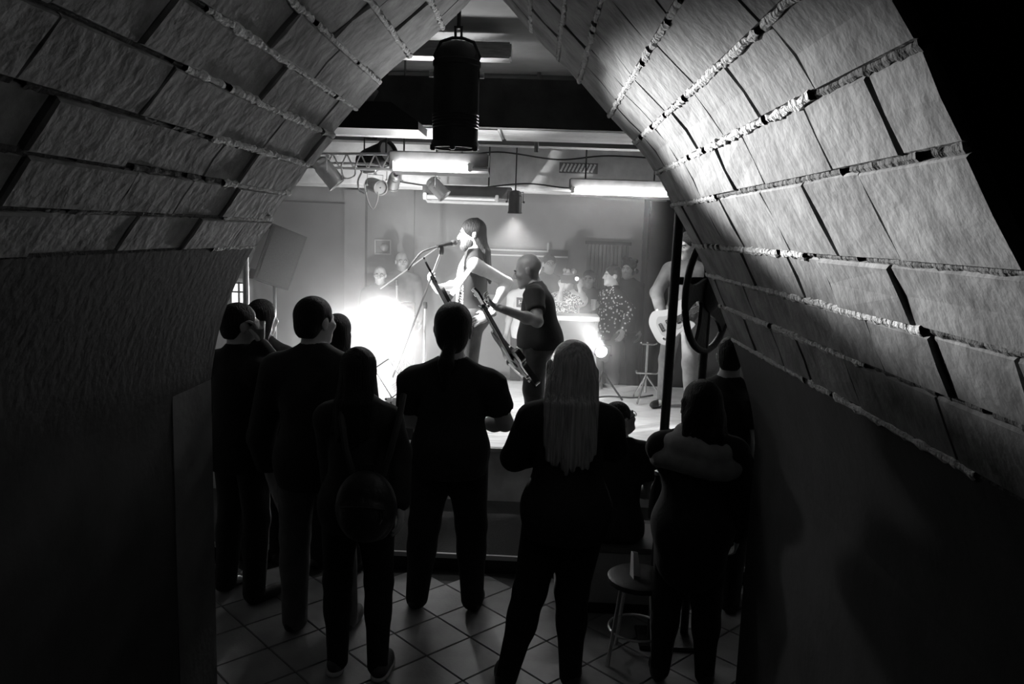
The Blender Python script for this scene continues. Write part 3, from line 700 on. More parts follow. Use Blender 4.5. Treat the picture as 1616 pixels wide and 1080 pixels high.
person('guitarist in a grey shirt standing behind the iron post', (x, 7.5, STAGE), -.65, h, g=1.0, yaw=-.2, pitch=.25, top=('shirt', cloth_grey), sleeve='long', legs=('trousers', cloth_mid), hair='short', hairm=hairbrown_m, skin=skinp_m, jacket_hem=.86,
       wj=dict(elR=at(1036, 462, 7.42), wrR=at(1044, 496, 7.2), elL=at(1128, 455, 7.4), wrL=at(1105, 478, 7.1)), hands=dict(R=dict(wd=(.6, -.2, -.5), wpn=(-.2, .9, -.1), curl=.5), L=dict(wd=(-.2, -.4, .8), wpn=(-.2, .7, .5), curl=.8)), pose=dict(anR=(-.22, .12, .085), knR=(-.16, .02, .5), anL=(.16, -.02, .085)))
# ------------------------------------------------------------------ listeners behind the stage
RZ = .28; BG = 'listeners behind the stage'
def bg(label, px, py, Y, rz, **k):
    x_, h_ = zfoot(px, py, Y, RZ); return person(label, (x_, Y, RZ), rz, h_, group=BG, **k)
bg('man in a dark shirt dotted with white, face lit, looking left', 968, 420, 8.9, -1.15, g=1.1, sw=1.05, yaw=-.1, top=('shirt', dots_m), sleeve='long', legs=('trousers', cloth_grey), hair='short', hairm=hairbrown_m, skin=skinp_m,
   wj=dict(elL=at(994, 490, 8.8), wrL=at(984, 520, 8.65)))
bg('man in a dark jacket holding a cup, beside the dotted shirt', 930, 427, 9.35, -.2, top=('jacket', cloth_char), sleeve='long', legs=('trousers', cloth_dark), hair='short', hairm=hairbrown_m,
   wj=dict(elR=at(912, 490, 9.25), wrR=at(932, 488, 9.1)), hands=dict(R=dict(wd=(.6, -.3, .5), wpn=(.5, .8, 0), curl=.9)))
bg('person in a white printed shirt holding up a phone', 898, 428, 8.9, -.3, female=True, top=('shirt', fan_m), sleeve='short', legs=('trousers', cloth_dark), hair='curly', hairm=hairgrey_m,
   wj=dict(elR=at(884, 470, 8.8), wrR=at(886, 455, 8.6), elL=at(921, 470, 8.8), wrL=at(915, 456, 8.6)), hands=dict(R=dict(wd=(.1, -.2, 1), wpn=(.4, .8, 0), curl=.8), L=dict(wd=(-.1, -.2, 1), wpn=(-.4, .8, 0), curl=.8)))
WHITE_T = bg('man in a white T-shirt with a dark printed box, behind the bassist', 832, 424, 8.95, -.4, top=('t_shirt', cloth_white), sleeve='short', legs=('trousers', cloth_dark), hair='short')[0]
bg('dark-haired person in a dark top just right of the bald bassist', 867, 402, 9.6, .2, top=('jacket', cloth_dark), sleeve='long', legs=('trousers', cloth_dark), hair='short')
bg('dark-haired person in shade behind the dotted shirt', 993, 410, 9.45, -.5, top=('jacket', cloth_dark), sleeve='long', legs=('trousers', cloth_dark), hair='curly')
bg('man with glasses and a dark shirt left in the haze', 600, 420, 9.0, .1, top=('shirt', cloth_grey), sleeve='long', legs=('trousers', cloth_dark), hair='sides', hairm=hairbrown_m, glasses=True, skin=skinp_m)
bg('taller balding man next to the man with glasses in the haze', 634, 398, 9.55, .35, top=('jacket', cloth_mid), sleeve='long', legs=('trousers', cloth_dark), hair='sides', hairm=hairgrey_m, skin=skinp_m)
# ------------------------------------------------------------------ stage lamps and what hangs under the ceiling
def par_can(label, loc, d, r, ln, m=None, lit=None, power=0, hang=None, target=None, group=None, angle=60, cat='stage lamp', soft=.05, blend=.6):
    """a can lamp: housing, rim, lens, yoke, clamp; d is the direction it shines"""
    m = m or black_m; d = Vector(d).normalized(); loc = Vector(loc)
    t = thing('stage_lamp', label, cat, loc, 0, group)
    c0 = -d*ln*.5
    MB().lathe([(.02, 0), (r*.55, 0), (r*.85, ln*.06), (r*.9, ln*.16), (r*.9, ln*.2), (r*.96, ln*.22), (r, ln*.3), (r, ln), (r*.93, ln), (r*.93, ln*.9), (.01, ln*.9)], 28, d, c0).build('housing', m, t, True)
    MB().lathe([(r*.99, ln*.93), (r*1.09, ln*.93), (r*1.09, ln*1.0), (r*.92, ln*1.0)], 28, d, c0, True).build('rim', m, t, True)
    MB().lathe([(.005, ln*.905), (r*.9, ln*.905), (r*.9, ln*.915), (r*.5, ln*.935), (.005, ln*.945)], 24, d, c0).build('lens', lens_m if lit else dimlens_m, t, True)
    side = d.cross(Vector((0, 0, 1)));
    if side.length < .1: side = Vector((1, 0, 0))
    side.normalize(); up = Vector((0, 0, 1)) if hang is None or hang > loc.z else Vector((0, 0, -1))
    yk = r*1.5
    MB().tube([side*r*1.02, side*r*1.2, side*r*1.2+up*yk, -side*r*1.2+up*yk, -side*r*1.2, -side*r*1.02], r*.07, 8).build('yoke', m, t)
    for sg in (-1, 1): MB().lathe([(.005, 0), (r*.16, 0), (r*.16, r*.25), (.005, r*.25)], 10, side*sg, side*sg*r*1.2).build('knob', m, t)
    if hang is not None:
        MB().tube([up*yk, Vector((0, 0, hang-loc.z))], r*.1, 8).build('hanging_rod', m, t)
        MB().box(up*(yk+r*.18), (r*.4, r*.4, r*.36), None, .004).build('clamp', m, t)
    if power: lamp('lamp_light', loc+d*(ln*.5+.03), target or loc+d*3, power, 'SPOT', soft, angle, blend)
    return t
# big black lamp hanging in the arch
pc = at(720, 150, 4.6)
t = thing('hanging_lamp', 'large black cylindrical lamp hanging in the top of the arch', 'stage lamp', (pc.x, 4.6, 2.715))
rp = .132
MB().lathe([(.1, .0), (rp, .0), (rp*1.01, .03), (rp*.985, .035), (rp*.985, .44), (rp*1.03, .445), (rp*1.03, .47), (rp*.97, .475), (rp*.9, .52), (rp*.72, .555), (rp*.5, .575), (.03, .58)], 36).build('housing', black_m, t, True)
for k in range(5): MB().lathe([(rp*.99, .10+.018*k), (rp*1.015, .103+.018*k), (rp*1.015, .108+.018*k), (rp*.99, .111+.018*k)], 32, None, (0, 0, 0), True).build('cooling_fin', black_m, t, True)
MB().lathe([(rp*.95, -.012), (rp*1.05, -.012), (rp*1.05, .022), (rp*.95, .022)], 36, None, (0, 0, 0), True).build('rim', black_m, t, True)
MB().lathe([(.005, .012), (rp*.94, .012), (rp*.94, .018), (.005, .018)], 32).build('lens', black_m, t, True)
MB().tube([(rp*.9, 0, .48), (rp*.98, 0, .5), (rp*.7, 0, .58), (.03, 0, .6), (-.03, 0, .6), (-rp*.7, 0, .58), (-rp*.98, 0, .5), (-rp*.9, 0, .48)], .009, 8).build('yoke', black_m, t)
for sg in (-1, 1): MB().lathe([(.004, 0), (.018, 0), (.018, .025), (.004, .025)], 12, (sg, 0, 0), (sg*rp*1.0, 0, .4)).build('knob', steel_m, t)
for sg in (-1, 0, 1): box('rim_clip', black_m, (sg*.12, -.06 if sg else -rp, -.012), (.03, .03, .035), t, None, .005)
MB().box((-.012, 0, .625), (.012, .03, .07), None, .003).box((.022, 0, .625), (.012, .03, .07), None, .003).box((.005, 0, .656), (.05, .03, .012)).build('hook', black_m, t)
MB().tube([(.005, 0, .65), (.005, 0, .785)], .012, 10).build('hanging_rod', black_m, t)

# boxed duct left of it, with a ribbed pale end
a = at(545, 160, 4.55); b_ = at(660, 205, 4.55)
t = thing('duct_box', 'black boxed duct under the ceiling left of the hanging lamp', 'duct', ((a.x+b_.x)/2, 4.55, b_.z))
MB().prism([(-1.2, 0), (b_.x-(a.x+b_.x)/2, 0), (b_.x-(a.x+b_.x)/2, .045), (.05, .15), (-1.2, .15)], -.35, .0).build('casing', black_m, t).rotation_euler = (PI/2, 0, 0)
for k in range(6): box('rib', whiteplastic_m, (-.32+.04*k, .3, .17+.012*k), (.02, .3, .09), t, Matrix.Rotation(.5, 3, 'Y'), .004)
# fluorescent fixtures
def fluoro(label, x0, x1, Y, z, lit, hang, group='ceiling light fixtures'):
    t = thing('tube_light', label, 'tube light', ((x0+x1)/2, Y, z), 0, group); L = x1-x0
    box('housing', mat('fixture housing', .06, .6, .3, 12), (.05, .07, .085), (L+.12, .14, .1), t, None, .008)
    box('reflector', mat('fixture reflector', .5, .5), (.06, .12, -.005), (L+.1, .13, .018), t, Matrix.Rotation(-.15, 3, 'X'), .004)
    MB().tube([(-L/2+.04, -.03, .025), (L/2-.04, -.03, .025)], .019, 14).build('tube', tube_m if lit else whiteplastic_m, t, True)
    for sg in (-1, 1): box('tube_holder', whiteplastic_m, (sg*(L/2-.02), -.03, .03), (.03, .04, .06), t, None, .005)
    for sg in (-1, 1): MB().tube([(sg*L*.35, .07, .13), (sg*L*.35, .07, hang-z)], .007, 8).build('hanging_rod', black_m, t)
    return t
a = at(615, 262, 5.75); b_ = at(742, 268, 5.75)
fluoro('lit tube lamp in a dark trough behind the hanging lamp', a.x, b_.x+.02, 5.75, (a.z+b_.z)/2-.02, True, 3.5)
a = at(900, 306, 7.2); b_ = at(1056, 313, 7.2)
fluoro('lit tube lamp under the beam to the right', a.x, b_.x, 7.2, 2.60, True, 3.5)
a = at(668, 312, 7.2); b_ = at(788, 312, 7.2)
fluoro('unlit dark lamp trough under the beam beside the small spotlight', a.x, b_.x, 7.2, 2.5, False, 3.5)
# lattice truss with spotlights
t = thing('lighting_truss', 'pale metal lattice truss on the left carrying spotlights', 'truss', (at(520, 262, 6.2).x, 6.2, 2.7))
o0 = Vector(t.location)
tp = [at(470, 243, 6.2)-o0, at(625, 243, 6.2)-o0]; bt = [at(470, 264, 6.2)-o0, at(625, 268, 6.2)-o0]
MB().tube(tp, .011, 8).build('chord', silver_m, t); MB().tube(bt, .011, 8).build('chord', silver_m, t)
MB().tube([p+Vector((0, .16, .05)) for p in bt], .011, 8).build('chord', silver_m, t)
for k in range(7):
    u0, u1 = k/7, (k+.5)/7; A = bt[0].lerp(bt[1], u0); B = tp[0].lerp(tp[1], u1); C_ = bt[0].lerp(bt[1], (k+1)/7)
    MB().tube([A, B], .006, 6).build('brace', silver_m, t); MB().tube([B, C_], .006, 6).build('brace', silver_m, t)
for u in (.1, .9): MB().tube([tp[0].lerp(tp[1], u), Vector((tp[0].lerp(tp[1], u).x, 0, .8))], .008, 8).build('hanging_rod', black_m, t)
SPG = 'spotlights over the stage'
SINGER_AIM = at(738, 420, 6.7)
p1 = at(517, 272, 6.1); par_can('tilted pale spotlight at the left end of the truss', p1, (.62, .1, -.75), .07, .24, silver_m, None, 850, p1.z+.14, at(760, 435, 6.7), SPG, 42)
p2 = at(592, 293, 6.1); par_can('small pale spotlight hanging under the middle of the truss', p2, (.6, -.75, -.2), .055, .2, silver_m, None, VAULT_W, p2.z+.12, p2+Vector((math.sin(math.radians(24.9)), -math.cos(math.radians(24.9)), -.024))*3, SPG, 12.5, blend=1)
p3 = at(622, 285, 6.45); par_can('pale spotlight under the right end of the truss pointing left', p3, (-.3, .8, -.5), .05, .17, silver_m, None, 30, p3.z+.12, at(600, 400, BACK), SPG, 100)
p4 = at(592, 250, 6.45); par_can('large dark can lamp lying along the top of the truss', p4, (.75, -.5, .25), .1, .32, black_m, None, 260, 3.5, at(728, 66, 5.1), SPG, 26)
p5 = at(690, 297, 6.9); par_can('small pale spotlight below the beam, left of the black can', p5, (.6, -.1, -.6), .06, .2, silver_m, None, 0, 3.5, atz(960, 650, STAGE), SPG, 100)
p6 = at(813, 319, 7.0); par_can('small black can lamp hanging straight down from the beam', p6, (0, 0, -1), .058, .2, black_m, None, 150, 3.5, None, SPG, 110)
# cables
def cable(label, pts, r=.006, name='cable', m=None):
    P = cat_rom(pts, 8); c0 = sum(P, Vector())/len(P)
    o = MB().tube([p-c0 for p in P], r, 6).build(name, m or cable_m, None, True); o.location = c0; return tag(o, label, 'cable')
cable('thin black cable sagging along the top of the beam', [at(600, 243, 7.42), at(700, 250, 7.42), at(785, 240, 7.42), at(880, 252, 7.45), at(960, 246, 7.46), at(1060, 252, 7.46)], .007)
cable('thin black cable along the lower edge of the beam', [at(620, 285, 7.44), at(680, 294, 7.44), at(745, 297, 7.44), at(830, 290, 7.44), at(900, 297, 7.44), at(960, 292, 7.45), at(1060, 302, 7.46)], .007)
cable('pale cable looping down below the truss spotlight', [at(575, 290, 6.0), at(580, 315, 6.0), at(588, 330, 6.0), at(595, 318, 6.0), at(597, 303, 6.0)], .006, m=silver_m)
cable('pale cable looped on the left of the truss', [at(539, 262, 6.0), at(541, 278, 6.0), at(550, 282, 6.0), at(560, 276, 6.0), at(560, 264, 6.0)], .006, m=silver_m)
cable('pale cable loop beside the small truss spotlight', [at(572, 270, 6.02), at(565, 285, 6.02), at(567, 300, 6.02), at(575, 306, 6.02)], .007, m=silver_m)
# vent grille on the beam
a = at(888, 258, 7.49); b_ = at(938, 273, 7.49)
t = thing('vent_grille', 'pale slatted vent grille on the beam face', 'vent', ((a.x+b_.x)/2, 7.488, (a.z+b_.z)/2))
for k in range(9): box('slat', white_m, (-(b_.x-a.x)/2+.036*k, -.015, 0), (.018, .03, a.z-b_.z), t, Matrix.Rotation(.45, 3, 'Y'))
box('backing', mat('vent backing', .2, .8), (0, .004, 0), (b_.x-a.x+.06, .006, a.z-b_.z+.02), t)
MB().tube([at(846, 95, 5.6)-Vector((0, 0, 0)), at(846, 262, 5.6)], .016, 8)
o = MB().tube([(0, 0, 0), (0, 0, .62)], .017, 10).build('ceiling_pipe', mat('grey pipe', .18, .6), None, True); o.location = (at(846, 245, 6.45).x, 6.45, 2.88); tag(o, 'thin grey pipe coming down from the ceiling near the beam', 'pipe')

# ------------------------------------------------------------------ back wall fittings
w1 = struct(empty('window_1')); a = onback(366, 446); b_ = onback(392, 482); w1.location = ((a.x+b_.x)/2, BACK, (a.z+b_.z)/2); W, Hh = b_.x-a.x, a.z-b_.z
box('pane', window_m, (0, -.02, 0), (W, .02, Hh), w1)
for k in (-.5, 0, .5): box('window_bar', black_m, (W*k, -.04, 0), (.02, .03, Hh+.03), w1)
for k in (-.5, .1, .5): box('window_bar', black_m, (0, -.04, Hh*k), (W+.03, .03, .02), w1)
t = thing('radiator', 'dark ribbed radiator on the back wall behind the dotted shirt', 'radiator', (onback(958, 412).x, BACK-.02, 1.6))
a = onback(927, 384); b_ = onback(990, 445); zt = a.z-1.6
for k in range(11): box('radiator_rib', mat('radiator paint', .22, .6), (-(b_.x-a.x)/2+(k+.5)*(b_.x-a.x)/11, -.05, zt-.3), (.034, .07, .58), t, None, .008)
box('top_rail', black_m, (0, -.05, zt+.01), (b_.x-a.x+.04, .09, .04), t); box('bottom_rail', black_m, (0, -.05, zt-.6), (b_.x-a.x+.04, .09, .04), t)
t = thing('wall_board', 'dark board with two pale rails on the back wall behind the singer', 'board', (onback(830, 430).x, BACK-.005, onback(830, 430).z))
a = onback(768, 392); b_ = onback(894, 470); w_ = b_.x-a.x; hz_ = (a.z-b_.z)
box('panel', mat('dark board', .06, .6, .4, 6), (0, -.03, 0), (w_, .05, hz_), t)
box('rail', whiteplastic_m, (-.12, -.08, hz_/2-.02), (w_*.75, .04, .022), t, None, .003); box('rail', whiteplastic_m, (0, -.08, hz_/2-.085), (w_, .04, .02), t, None, .003)
box('rail_end', whiteplastic_m, (w_*.255, -.08, hz_/2+.03), (.02, .04, .12), t, None, .003)
p = onback(605, 390); t = thing('wall_lamp', 'small round wall lamp in a square frame on the left of the back wall', 'wall lamp', (p.x, BACK, p.z))
for c, d in (((0, 0, .09), (.22, .03, .018)), ((0, 0, -.09), (.22, .03, .018)), ((-.1, 0, 0), (.018, .03, .18)), ((.1, 0, 0), (.018, .03, .18))): box('frame_bar', whiteplastic_m, (c[0], -.02, c[2]), d, t)
MB().lathe([(.055, 0), (.055, .02), (.045, .045), (.02, .06), (.003, .063)], 20, (0, -1, 0), (.02, -.01, -.005)).build('dome', whiteplastic_m, t, True)
# loudspeaker on a pole at the left
a = at(433, 405, 7.4); t = thing('loudspeaker', 'dark loudspeaker on a tilted bracket left of the stage', 'loudspeaker', (a.x, 7.4, a.z), math.radians(35))
MB().prism([(-.17, -.2), (.17, -.2), (.12, .2), (-.12, .2)], -.27, .27).build('cabinet', mat('speaker cabinet', .04, .7, .2, 30), t).rotation_euler = (0, .35, 0)
q_ = Matrix.Rotation(.35, 3, 'Y')
MB().box(q_ @ Vector((0, -.207, 0)), (.3, .012, .5), q_, .004).build('grille', mat('speaker grille', .05, .6, .3, 90), t)
box('lit_side', mat('lit side tone', .3, .5), q_ @ Vector((-.155, -.02, .02)), (.012, .26, .4), t, q_)  # paler tone paints the lit side of the cabinet
t2 = thing('speaker_stand', 'black tripod stand carrying the loudspeaker left of the stage', 'stand', (a.x, 7.4, STAGE))
MB().tube([(0, 0, .1), (0, 0, a.z-STAGE-.28)], .018, 10).build('pole', black_m, t2)
for k in range(3): MB().tube([(0, 0, .5), (.35*math.cos(k*2.09+.4), .35*math.sin(k*2.09+.4), .012)], .012, 8).build('leg', black_m, t2)
o = MB().tube([(0, 0, 0), (0, 0, 3.5)], .022, 12).build('steel_pipe', silver_m, None, True); o.location = (at(388, 450, 5.7).x, 5.7, 0); tag(o, 'bright vertical steel pipe just inside the left edge of the arch', 'pipe')
# ------------------------------------------------------------------ on the stage
def floor_lamp_(label, px, py, Y, target, power, angle, r, soft, blend=.8):
    p = at(px, py, Y); d = (Vector(target)-p).normalized()
    par_can(label, p, d, r, .2, black_m, True, power, None, target, None, angle, soft=soft, blend=blend)
    t = thing('lamp_stand', 'short black stand under the '+label, 'stand', (p.x, Y, STAGE if Y < 8.75 else .28))
    zb = p.z-r*1.5-t.location.z
    MB().tube([(0, 0, .12), (0, 0, zb+r*1.5-.02)], .012, 8).build('pole', black_m, t)
    for k in range(3): MB().tube([(0, 0, .3), (.22*math.cos(k*2.09), .22*math.sin(k*2.09), .01)], .01, 8).build('leg', black_m, t)
floor_lamp_('glaring lamp in the haze at the left of the stage', 640, 497, 8.3, at(640, 497, 8.3)+Vector((-.25, -.95, -.16))*3, KEY_W, 95, .09, .12)
floor_lamp_('glaring lamp on the right half of the stage', 952, 560, 7.9, at(952, 560, 7.9)+Vector((-math.sin(math.radians(18.5))*.906, -math.cos(math.radians(18.5))*.9, .44))*4, BLIND_W, 18.5, .065, .08, 1)
floor_lamp_('added low footlight at the stage front, unseen behind the tall man', 520, 640, 6.2, at(880, 420, 9.5), FRONT_W, 115, .07, .03)  # unseen lamp added as front fill for band and back wall
def guitar(label, body, head, normal, L=1.0, bass=False, m=None):
    body, head = Vector(body), Vector(head); X = (head-body).normalized(); Z = Vector(normal); Z = (Z-X*Z.dot(X)).normalized(); Yv = Z.cross(X)
    t = thing('bass_guitar' if bass else 'electric_guitar', label, 'guitar'); mm = Matrix.Identity(4)
    for i in range(3): mm[i][0], mm[i][1], mm[i][2], mm[i][3] = X[i], Yv[i], Z[i], body[i]
    t.matrix_world = mm; D = (head-body).length
    pts = [(-.21, 0), (-.195, .1), (-.12, .165), (-.03, .135), (.04, .12), (.12, .145), (.2, .125), (.17, .075), (.11, .035), (.11, -.035), (.15, -.07), (.17, -.115), (.1, -.14), (.03, -.115), (-.04, -.135), (-.13, -.17), (-.2, -.11)]
    ol = [(p.x*L, p.y*L) for p in cat_rom([(x_, y_, 0) for x_, y_ in pts], 5, True)]
    MB().prism(ol, -.022, .022).build('body', m or wood_m, t, True)
    MB().prism([(x_*.55-.03, y_*.6) for x_, y_ in ol], .0225, .0255).build('pickguard', mat('pickguard', .35, .4), t)
    n0, n1 = .09*L, D-.09
    MB().prism([(n0, -.028), (n1, -.021), (n1, .021), (n0, .028)], .008, .03).build('neck', woodneck_m, t)
    fb = MB().prism([(n0-.06, -.028), (n1, -.021), (n1, .021), (n0-.06, .028)], .03, .036).build('fretboard', mat('fretboard', .04, .4), t)
    for k in range(14):
        xx = n1-(n1-n0)*(1-2**(-(k+1)/12.))*1.35
        box('fret', chrome_m, (xx, 0, .0365), (.003, .046, .003), fb)
    hd = MB().prism([(n1, -.022), (n1+.03, -.042), (n1+.17, -.04), (n1+.19, .0), (n1+.16, .045), (n1+.03, .035), (n1, .022)], .005, .02).build('headstock', m or wood_m, t)
    for k in range(4 if bass else 6):
        s_ = 1 if k % 2 else -1; MB().tube([(n1+.04+.024*k, s_*.03, .01), (n1+.04+.024*k, s_*.075, .01)], .006, 6).lathe([(.003, -.006), (.012, -.006), (.012, .006), (.003, .006)], 8, (0, 0, 1), (n1+.04+.024*k, s_*.075, .01)).build('tuning_peg', chrome_m, hd)
    box('bridge', chrome_m, (-.11*L, 0, .03), (.03, .08, .014), t, None, .003)
    for k in (0, .09): box('pickup', black_m, (-.04+k, 0, .03), (.03, .08, .012), t, None, .003)
    for k in range(4 if bass else 6): 
        yy = (k-(1.5 if bass else 2.5))*(.011 if bass else .008); MB().tube([(-.11*L, yy*1.4, .042), (n1+.02, yy, .041)], .0011, 4).build('string', chrome_m, t)
    for k in range(2): MB().lathe([(.003, 0), (.011, 0), (.01, .014), (.003, .014)], 10, (0, 0, 1), (-.14*L+.05*k, -.1*L, .022)).build('knob', chrome_m, t)
    return t
gb, gh = at(716, 492, 6.42), at(679, 422, 5.85)
gd = (gh-gb).normalized()
guitar('dark electric guitar slung in front of the singer', gb, gb+gd*.66, (-.75, -.62, .0), 1.0)
bb, bh = at(813, 566, 5.98), at(758, 466, 5.5)
guitar('dark bass guitar held by the bald bassist', bb, bb+(bh-bb).normalized()*.74, (-.7, -.7, .15), 1.22, True)
rb0, rh = at(1062, 508, 7.12), at(1150, 462, 6.95)
guitar('pale electric guitar of the guitarist behind the iron post', rb0, rb0+(rh-rb0).normalized()*.8, (-.25, -.95, .15), 1.0, False, mat('pale lacquer', .5, .3))
def strap(label, pts, wd, m):
    P = cat_rom(pts, 6); bm = bmesh.new(); rows = []
    for i, p in enumerate(P):
        d = (P[min(i+1, len(P)-1)]-P[max(i-1, 0)]).normalized(); sd = d.cross(Vector((-.5, -.85, 0))).normalized()*wd/2; nn = sd.cross(d).normalized()*.003
        rows.append([bm.verts.new(p+sd+nn), bm.verts.new(p-sd+nn), bm.verts.new(p-sd-nn), bm.verts.new(p+sd-nn)])
    for a_, c_ in zip(rows, rows[1:]):
        for k in range(4): bm.faces.new((a_[k], a_[(k+1) % 4], c_[(k+1) % 4], c_[k]))
    bm.faces.new(rows[0]); bm.faces.new(rows[-1][::-1]); bmesh.ops.recalc_face_normals(bm, faces=bm.faces)
    me = bpy.data.meshes.new('guitar_strap'); bm.to_mesh(me); bm.free(); return tag(link('guitar_strap', me, m), label, 'strap')
strap('grey guitar strap across the chest of the singer', [at(706, 476, 6.36), at(722, 452, 6.44), at(742, 424, 6.5), at(755, 405, 6.58)], .05, mat('strap webbing', .2, .8))
# microphone and stands
def mic_stand(label, base, top, boom=None, r=.009, leanbase=None):
    base, top = Vector(base), Vector(top); t = thing('microphone_stand', label, 'microphone stand', base)
    o_ = lambda p: Vector(p)-base
    MB().tube([o_(leanbase or base)+Vector((0, 0, .1)), o_(top)], r, 8).build('pole', steel_m, t)
    for k in range(3): MB().tube([o_(leanbase or base)+Vector((0, 0, .14)), (.28*math.cos(k*2.09+.7), .28*math.sin(k*2.09+.7), .012)], r*.8, 6).build('leg', steel_m, t)
    MB().lathe([(.004, -.03), (.018, -.03), (.02, 0), (.018, .03), (.004, .03)], 10, None, o_(top)).build('clutch', black_m, t)
    if boom: MB().tube([o_(boom[0]), o_(boom[1])], r*.85, 8).build('boom', steel_m, t)
    return t
mt = at(697, 396, 6.45)
b0 = at(652, 520, 6.55); dd_ = (mt-b0); k_ = (STAGE-mt.z)/(-dd_.z) if dd_.z else 1
base = mt-dd_*((mt.z-STAGE)/dd_.z)
mic_stand('leaning microphone stand in front of the singer', base, mt)
mv = [at(720, 383, 6.56), at(690, 389, 6.42)]
t = thing('microphone', 'black microphone at the mouth of the singer', 'microphone', mv[0]); dv = (mv[1]-mv[0]); ln = dv.length; dv.normalize()
MB().lathe([(.004, -.005), (.018, .0), (.026, .018), (.026, .04), (.02, .055)], 16, dv, (0, 0, 0)).build('grille', mat('mic mesh', .25, .4, metal=.8), t, True)
MB().lathe([(.02, .055), (.022, .058), (.017, .09), (.013, .19), (.011, .2)], 14, dv, (0, 0, 0)).build('handle', black_m, t, True)
cable('black microphone lead looping to the left below the microphone', [at(692, 389, 6.42), at(668, 397, 6.4), at(655, 410, 6.4), at(644, 426, 6.42)], .008)
bs = at(626, 450, 8.0)
mic_stand('boom stand in the haze left of the singer', (bs.x, 8.0, STAGE), at(626, 446, 8.0), (at(600, 456, 7.95), at(690, 391, 8.1)))
bs = at(671, 480, 7.0)
mic_stand('short upright stand behind the singer guitar neck', (bs.x, 7.0, STAGE), at(671, 482, 7.0), None, .011)
# table in front of the rear listeners
a = at(876, 498, 8.35); b_ = at(946, 500, 8.35)
t = thing('side_table', 'white-topped table in front of the listeners on the right', 'table', ((a.x+b_.x)/2, 8.45, STAGE)); zt = a.z-STAGE; w_ = b_.x-a.x
box('table_top', whiteplastic_m, (0, 0, zt-.02), (w_, .35, .05), t, None, .006); box('front_panel', mat('table front', .25, .6), (0, -.13, zt*.55), (w_-.06, .02, zt*.8), t)
for sx in (-1, 1):
    for sy in (-1, 1): box('leg', steel_m, (sx*(w_/2-.03), sy*.14, (zt-.04)/2), (.03, .03, zt-.04), t)
def sheet(label, px, py, w_, d_, rz):
    p = atz(px, py, STAGE+.003); o = box('paper_sheet', paper_m, (0, 0, 0), (w_, d_, .003)); o.location = p; o.rotation_euler = (0, 0, rz); tag(o, label, 'paper')
sheet('white sheet of paper lying diagonally on the stage', 972, 612, .3, .42, .9)
sheet('small white sheet of paper beside the diagonal one', 946, 608, .14, .3, .1)
p = atz(818, 594, STAGE); t = thing('effects_pedal', 'small white pedal on the stage behind the bassist', 'pedal', p)
box('case', whiteplastic_m, (0, 0, .03), (.09, .14, .06), t, None, .008); MB().lathe([(.004, 0), (.012, 0), (.012, .015), (.004, .015)], 10, None, (0, -.04, .06)).build('footswitch', chrome_m, t)
cable('black cable running across the stage floor', [atz(780, 596, STAGE+.008), atz(815, 597, STAGE+.008)], .008)
cable('dark cable running along the stage behind the blond woman', [atz(930, 629, STAGE+.008), atz(960, 626, STAGE+.008), atz(1000, 628, STAGE+.008), atz(1030, 624, STAGE+.008)], .009)
# guitar stand
p = at(1020, 590, 7.9); t = thing('guitar_stand', 'folding metal guitar stand left of the iron post', 'guitar stand', (p.x, 7.9, STAGE))
MB().tube([(0, 0, .1), (0, .03, .62)], .011, 8).build('pole', chrome_m, t)
for k in range(3): MB().tube([(0, 0, .28), (.2*math.cos(k*2.09), .2*math.sin(k*2.09), .01)], .01, 8).build('leg', chrome_m, t)
MB().tube([(-.08, -.06, .62), (-.06, .0, .6), (.06, .0, .6), (.08, -.06, .62)], .009, 8).build('neck_fork', chrome_m, t)
MB().tube([(-.12, -.12, .34), (-.1, 0, .3), (.1, 0, .3), (.12, -.12, .34)], .01, 8).build('cradle', chrome_m, t)
# case with mixer, sheet and bottle at the stage front
p = at(606, 700, 6.25); t = thing('flight_case', 'dark flight case at the stage front between the backpack woman and the broad man', 'case', (p.x, 6.3, STAGE)); cz = .16
box('shell', black_m, (0, 0, cz/2), (.6, .45, cz), t, None, .01)
for sx in (-1, 1):
    for sy in (-1, 1): box('corner', steel_m, (sx*.285, sy*.21, cz/2), (.04, .04, cz+.012), t, None, .006)
cx = p.x
t = thing('mixer', 'small mixing desk with rows of knobs on the flight case', 'mixer', (cx+.02, 6.25, STAGE+cz+.006))
MB().prism([(-.17, 0), (.17, 0), (.17, .1), (-.17, .045)], -.24, .24).build('console', mat('mixer body', .12, .5), t).matrix_local = Matrix.Rotation(PI/2, 4, 'Z') @ Matrix.Rotation(PI/2, 4, 'X')
for i in range(8):
    for j in range(4): MB().lathe([(.002, 0), (.009, 0), (.008, .016), (.002, .016)], 8, None, (-.2+.057*i, -.13+.075*j, .05+.16*(.04+.075*j)/1.0+.002)).build('knob', whiteplastic_m if (i+j) % 2 else black_m, t)
p = at(616, 597, 6.6); t = thing('music_stand', 'music stand with a tilted white sheet at the stage front', 'music stand', (p.x, 6.6, STAGE))
o_ = p-Vector((p.x, 6.6, STAGE)); ux = Vector((.55, 0, -.83)).normalized(); vx_ = Vector((.45, .85, .27)); vx_ = (vx_-ux*vx_.dot(ux)).normalized(); nx_ = ux.cross(vx_)
if nx_.y > 0: nx_ = -nx_; vx_ = -vx_
q_ = Matrix((ux, vx_, nx_)).transposed()
box('desk', black_m, o_-nx_*.006, (.3, .22, .008), t, q_); box('sheet', mat('emissive page', .85, .5, emis=.9), o_, (.28, .2, .004), t, q_)  # sheet material emits, so the page stays white
for k in range(4): box('text_line', black_m, o_+nx_*.003+ux*(.06+.018*k)-vx_*.01*(k % 2), (.004, .09, .001), t, q_)
